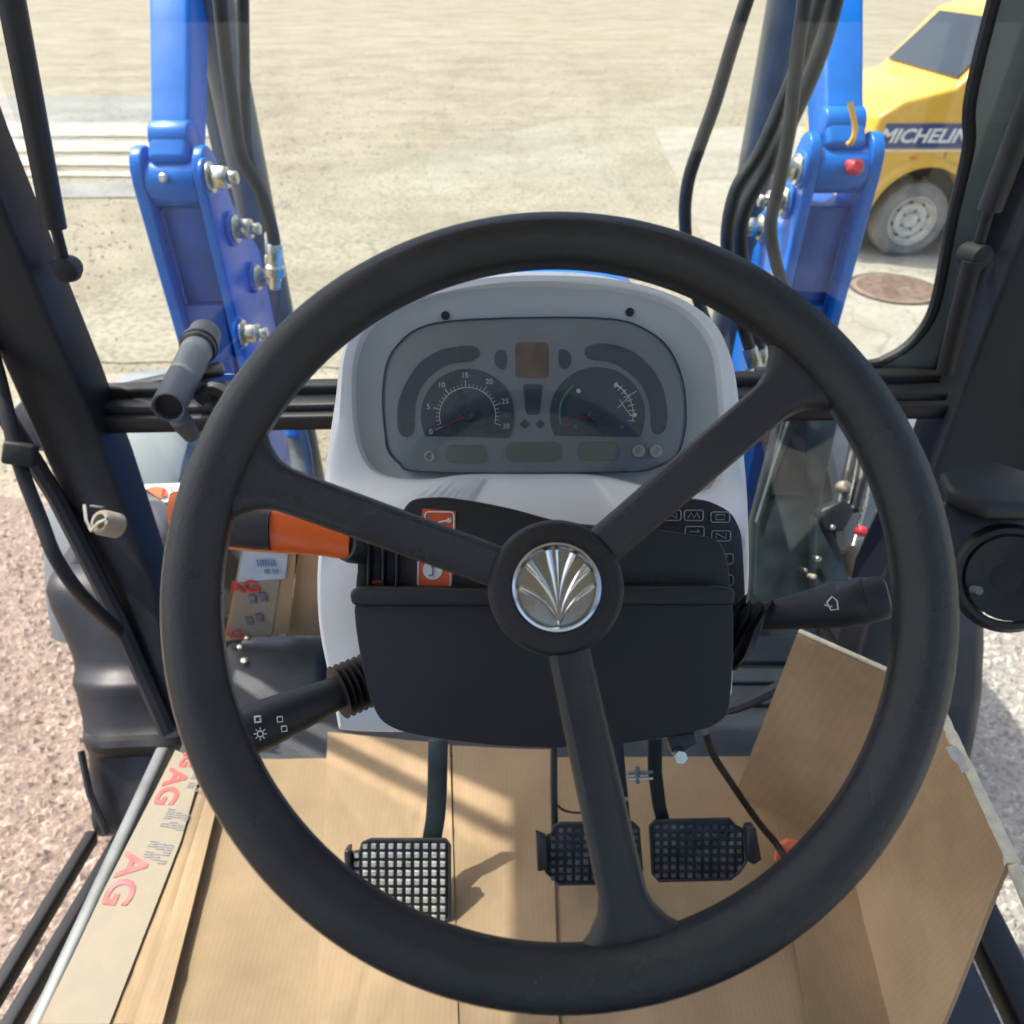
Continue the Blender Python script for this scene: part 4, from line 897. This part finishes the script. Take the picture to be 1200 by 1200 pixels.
cbo = tagp(MB().tube(cbp, .0052, 10).build('black_cable', 'hose_rubber'), 'black cable running over the cardboard right of the pedals', 'cable')
ow = tagp(MB().px([(912, 992), (924, 984), (942, 990), (946, 1004), (925, 1016), (908, 1010)], 1.09, .01).build('orange_tag', 'brake_orange', bevel=.002), 'small orange-red plastic tag at the foot of the brown cardboard', 'tag')
wr = tagp(MB().tube(smooth_path([D(650, 940, 1.06), D(662, 950, 1.07), D(685, 952, 1.07), D(700, 940, 1.07)]), .0016, 6).build('thin_wire', 'hose_rubber'), 'thin black wire behind the bottom spoke above the middle pedal', 'wire')

# ------------------------------------------------------------------ cardboard
def card(name, pts, z, t, m, label, bend=None):
    """flat sheet lying on the floor, subdivided so that it can buckle a little"""
    P = [PZ(x, y, z) if not isinstance(x, Vector) else x for x, y in pts]
    me_ = MB(); me_.prism(P, (0, 0, -t)); o = me_.build(name, m, bevel=.0004, seg=1)
    return tagp(o, label, 'cardboard')
def grid_card(name, c4, t, m, label, nx=24, ny=24, amp=.0025, seed=0, creases=(), fn=None, parent=None, cat='cardboard'):
    """quad sheet c4 (A,B,C,D corners) with gentle buckling and real creases"""
    A, B, C_, D_ = [Vector(p) for p in c4]; rg = random.Random(seed); ph = [rg.uniform(0, 6) for _ in range(4)]
    nn = (B - A).cross(D_ - A).normalized()
    if nn.z < 0 and abs(nn.z) > .3: nn = -nn
    top = []; creases = list(creases) + [(rg.random(), rg.random(), rg.random(), rg.random(), rg.uniform(.0004, .0012)) for _ in range(5)]
    for j in range(ny + 1):
        for i in range(nx + 1):
            u, v = i / nx, j / ny; p = A.lerp(B, u).lerp(D_.lerp(C_, u), v)
            h_ = amp * (math.sin(u * 5 + ph[0] + v * 2) * .5 + math.sin(v * 6 + ph[1] - u * 3) * .5)
            for (u0, v0, u1, v1, dep) in creases:
                L_ = math.hypot(u1 - u0, v1 - v0); dd = abs((u - u0) * (v1 - v0) - (v - v0) * (u1 - u0)) / max(L_, .05); h_ -= dep * math.exp(-(dd / .022) ** 2)
            if fn: h_ += fn(u, v)
            top.append(p + nn * h_)
    n0 = len(top); vs = top + [p - nn * t for p in top]; fs = []
    W_ = nx + 1
    for j in range(ny):
        for i in range(nx):
            a = j * W_ + i; fs.append((a, a + 1, a + 1 + W_, a + W_)); fs.append((a + n0, a + W_ + n0, a + 1 + W_ + n0, a + 1 + n0))
    edge = [i for i in range(W_)] + [j * W_ + nx for j in range(1, ny + 1)] + [ny * W_ + i for i in range(nx - 1, -1, -1)] + [j * W_ for j in range(ny - 1, 0, -1)]
    for k in range(len(edge)):
        a, b = edge[k], edge[(k + 1) % len(edge)]; fs.append((a, a + n0, b + n0, b))
    o = MB().add(vs, fs).build(name, m, parent)
    if label and cat: tagp(o, label, cat)
    return o
z1 = FZ + .010
grid_card('cardboard_sheet', [PZ(250, 889, z1), PZ(905, 886, z1), Vector((.56, .22, z1)), Vector((-.53, .22, z1))], .004, 'cardboard_b', 'wide tan cardboard sheet lying lowest on the cab floor under the pedals', 60, 44, .0015, 2,
          creases=((0, .64, 1, .62, .003), (.60, 0, .63, 1, .002), (.12, 0, .03, 1, .0015)))
z2 = FZ + .019
grid_card('cardboard_sheet', [PZ(384, 858, z2), PZ(527, 872, z2), PZ(540, 1300, z2), PZ(366, 1300, z2)], .004, 'cardboard', 'narrow light tan cardboard flap lying on top behind the clutch pedal', 36, 50, .002, 3,
          creases=((.55, .5, .86, .15, .0018), (.5, .45, .25, .30, .0014), (0, .36, 1, .34, .002)))
z3 = FZ + .016
grid_card('cardboard_sheet', [PZ(530, 874, z3), PZ(645, 878, z3), PZ(655, 1200, z3), PZ(536, 1200, z3)], .004, 'cardboard_b', 'middle tan cardboard strip between the clutch pedal and bottom spoke', 20, 40, .0015, 4, creases=((0, .38, 1, .37, .002),))
# taped flap on the left
tf = empty('taped_cardboard', PZ(180, 980, FZ), 'cardboard box flap with cream packing tape printed in red, left floor edge', 'cardboard')
zf = FZ + .030
fA, fB, fC, fD = PZ(205, 878, zf), PZ(250, 884, zf), PZ(190, 1200, zf), PZ(45, 1200, zf)
fBm = PZ(262, 925, zf)
grid_card('flap', [fA, PZ(262, 915, zf), fC, fD], .004, 'cardboard', None, 24, 40, .002, 5, creases=((.62, 0, .60, 1, .003), (.8, .1, .78, 1, .002)), parent=tf, cat=None)
tp = [PZ(204, 879, zf + .004), PZ(232, 882, zf + .004), PZ(150, 1200, zf + .004), PZ(52, 1200, zf + .004)]
tp = [PZ(x, y, zf + .0045) for x, y in ((206, 879), (238, 894), (212, 985), (128, 1200), (48, 1200), (120, 1046))]
tape = MB().prism(tp, (0, 0, -.0012)).build('packing_tape', 'tape_cream', tf)
tdir = (PZ(128, 1045, zf) - PZ(212, 880, zf)).normalized(); tup = Vector((0, 0, 1)).cross(tdir)
for px_, py_, s_1 in ((200, 922, .046), (147, 1030, .055), (222, 886, .03)):
    text('AG', PZ(px_, py_, zf + .0048), -tdir * -1, tup, s_1, 'print_red', tape, extrude=.0003, bold=.0012)
for (px_, py_, n_) in ((196, 958, 0), (176, 995, 1), (226, 915, 2)):
    for r in range(3):
        q = PZ(px_ + r * 9, py_ + r * 3, zf + .0048); text(('VERPACKT', 'Material', 'Karton')[(r + n_) % 3] if 0 else ('lllll ll', 'ill lll', 'lll ill')[(r + n_) % 3], q, tdir, tup, .017, 'print_grey', tape, extrude=.0002)
# brown box panels at the right
cbx = empty('cardboard_box', (.45, .6, FZ), 'opened brown cardboard box standing on the right floor, in shade with pale cut edges', 'cardboard')
a0, a1, a2 = Vector((.385, .725, 1.655)), Vector((.495, .642, 1.655)), Vector((.522, .640, 1.655))
grid_card('back_panel', [D(936, 741, 1.02), D(1080, 805, .935), D(1062, 1040, 1.10), D(864, 926, 1.19)], .005, 'cardboard_brown', None, 20, 24, .002, 6, parent=cbx, cat=None)
e1, e2 = D(936, 739, 1.018), D(1080, 803, .933)
beam(e1, e2, .007, .004, m='cardboard_edge', name='cut_edge', parent=cbx, bevel=.001)
g1, g2 = D(1104, 838, .905), D(1186, 1012, .765)
f1, f2 = Vector((g1.x - .03, g1.y - .0, FZ + .01)), Vector((g2.x - .06, g2.y - .12, FZ + .01))
grid_card('side_panel', [g1, g2, f2, f1], .005, 'cardboard_brown', None, 24, 24, .003, 7, parent=cbx, cat=None, fn=lambda u, v: .006 * v)
mb = MB(); n_ = 26; rg = random.Random(5); loops = []
for i in range(n_ + 1):
    t = i / n_; p = g1.lerp(g2, t); w1 = .0040 + rg.uniform(-.0004, .0006) + (.002 * t)
    loops.append([p + Vector((w1 * 1.4, 0, .002)), p + Vector((-w1, 0, .003 + rg.uniform(-.0008, .0008))), p + Vector((-w1, 0, -.004)), p + Vector((w1 * 1.4, 0, -.004))])
mb.loft(loops).build('cut_edge', 'cardboard_edge', cbx)
MB().px([(1109, 877), (1120, 874), (1130, 886), (1136, 902), (1128, 906), (1124, 897), (1116, 890)], .842, .002).build('torn_paper', 'torn_paper', cbx)
g3 = D(1202, 1042, .75)
beam(g2, g2 + Vector((.03, -.05, -.06)), .010, .008, m='cardboard_edge', name='cut_edge', parent=cbx, bevel=.001)
grid_card('floor_panel', [Vector((.40, .62, FZ + .022)), Vector((.50, .56, FZ + .022)), Vector((.47, .18, FZ + .022)), Vector((.36, .30, FZ + .022))], .004, 'cardboard', None, 12, 20, .002, 9, parent=cbx, cat=None)
# standing cardboard with tape and label behind the lower left glass side of the cab
sb = empty('standing_cardboard', PZ(320, 745, FZ), 'olive-brown cardboard with tape and a pale blue label standing at the left front', 'cardboard')
Y1 = 1.0
pA, pB, pC, pD = [PY(x, y, Y1) for x, y in ((292, 600), (352, 600), (338, 742), (262, 752))]
MB().prism([pA, pB, pC, pD], (0, .006, 0)).build('front_panel', 'cardboard_brown', sb, bevel=.001)
MB().prism([PY(x, y, Y1 + .02) for x, y in ((354, 600), (384, 600), (384, 745), (338, 745))], (0, .006, 0)).build('side_panel', 'cardboard_brown', sb, bevel=.001)
MB().tube([PY(x, y, Y1 + .005) for x, y in ((348, 640), (340, 690), (324, 742))], .005, 6).build('dark_crease', 'seal_rubber', sb)
tpp = MB().prism([PY(x, y, Y1 - .003) for x, y in ((296, 600), (340, 600), (318, 744), (268, 748))], (0, .002, 0)).build('packing_tape', 'beige_plastic', sb)
lb = MB().prism([PY(x, y, Y1 - .006) for x, y in ((286, 640), (338, 642), (334, 678), (278, 682))], (0, .002, 0)).build('label', 'label_blue', sb)
text('AG', PY(286, 688, Y1 - .006), (1, 0, .08), (.15, 0, 1), .04, 'print_red', tpp, bold=.001); text('AG', PY(272, 743, Y1 - .006), (1, 0, 0), (0, 0, 1), .03, 'print_red', tpp)
for x, y in ((296, 702), (308, 700), (292, 728), (304, 724)): MB().box(PY(x, y, Y1 - .006), (.012, .001, .022)).build('print_block', 'print_grey', tpp)
text('lilliil', PY(312, 660, Y1 - .009), (1, 0, 0), (0, 0, 1), .022, 'print_blue', lb); text('ill lli', PY(318, 670, Y1 - .009), (1, 0, 0), (0, 0, 1), .016, 'print_blue', lb)
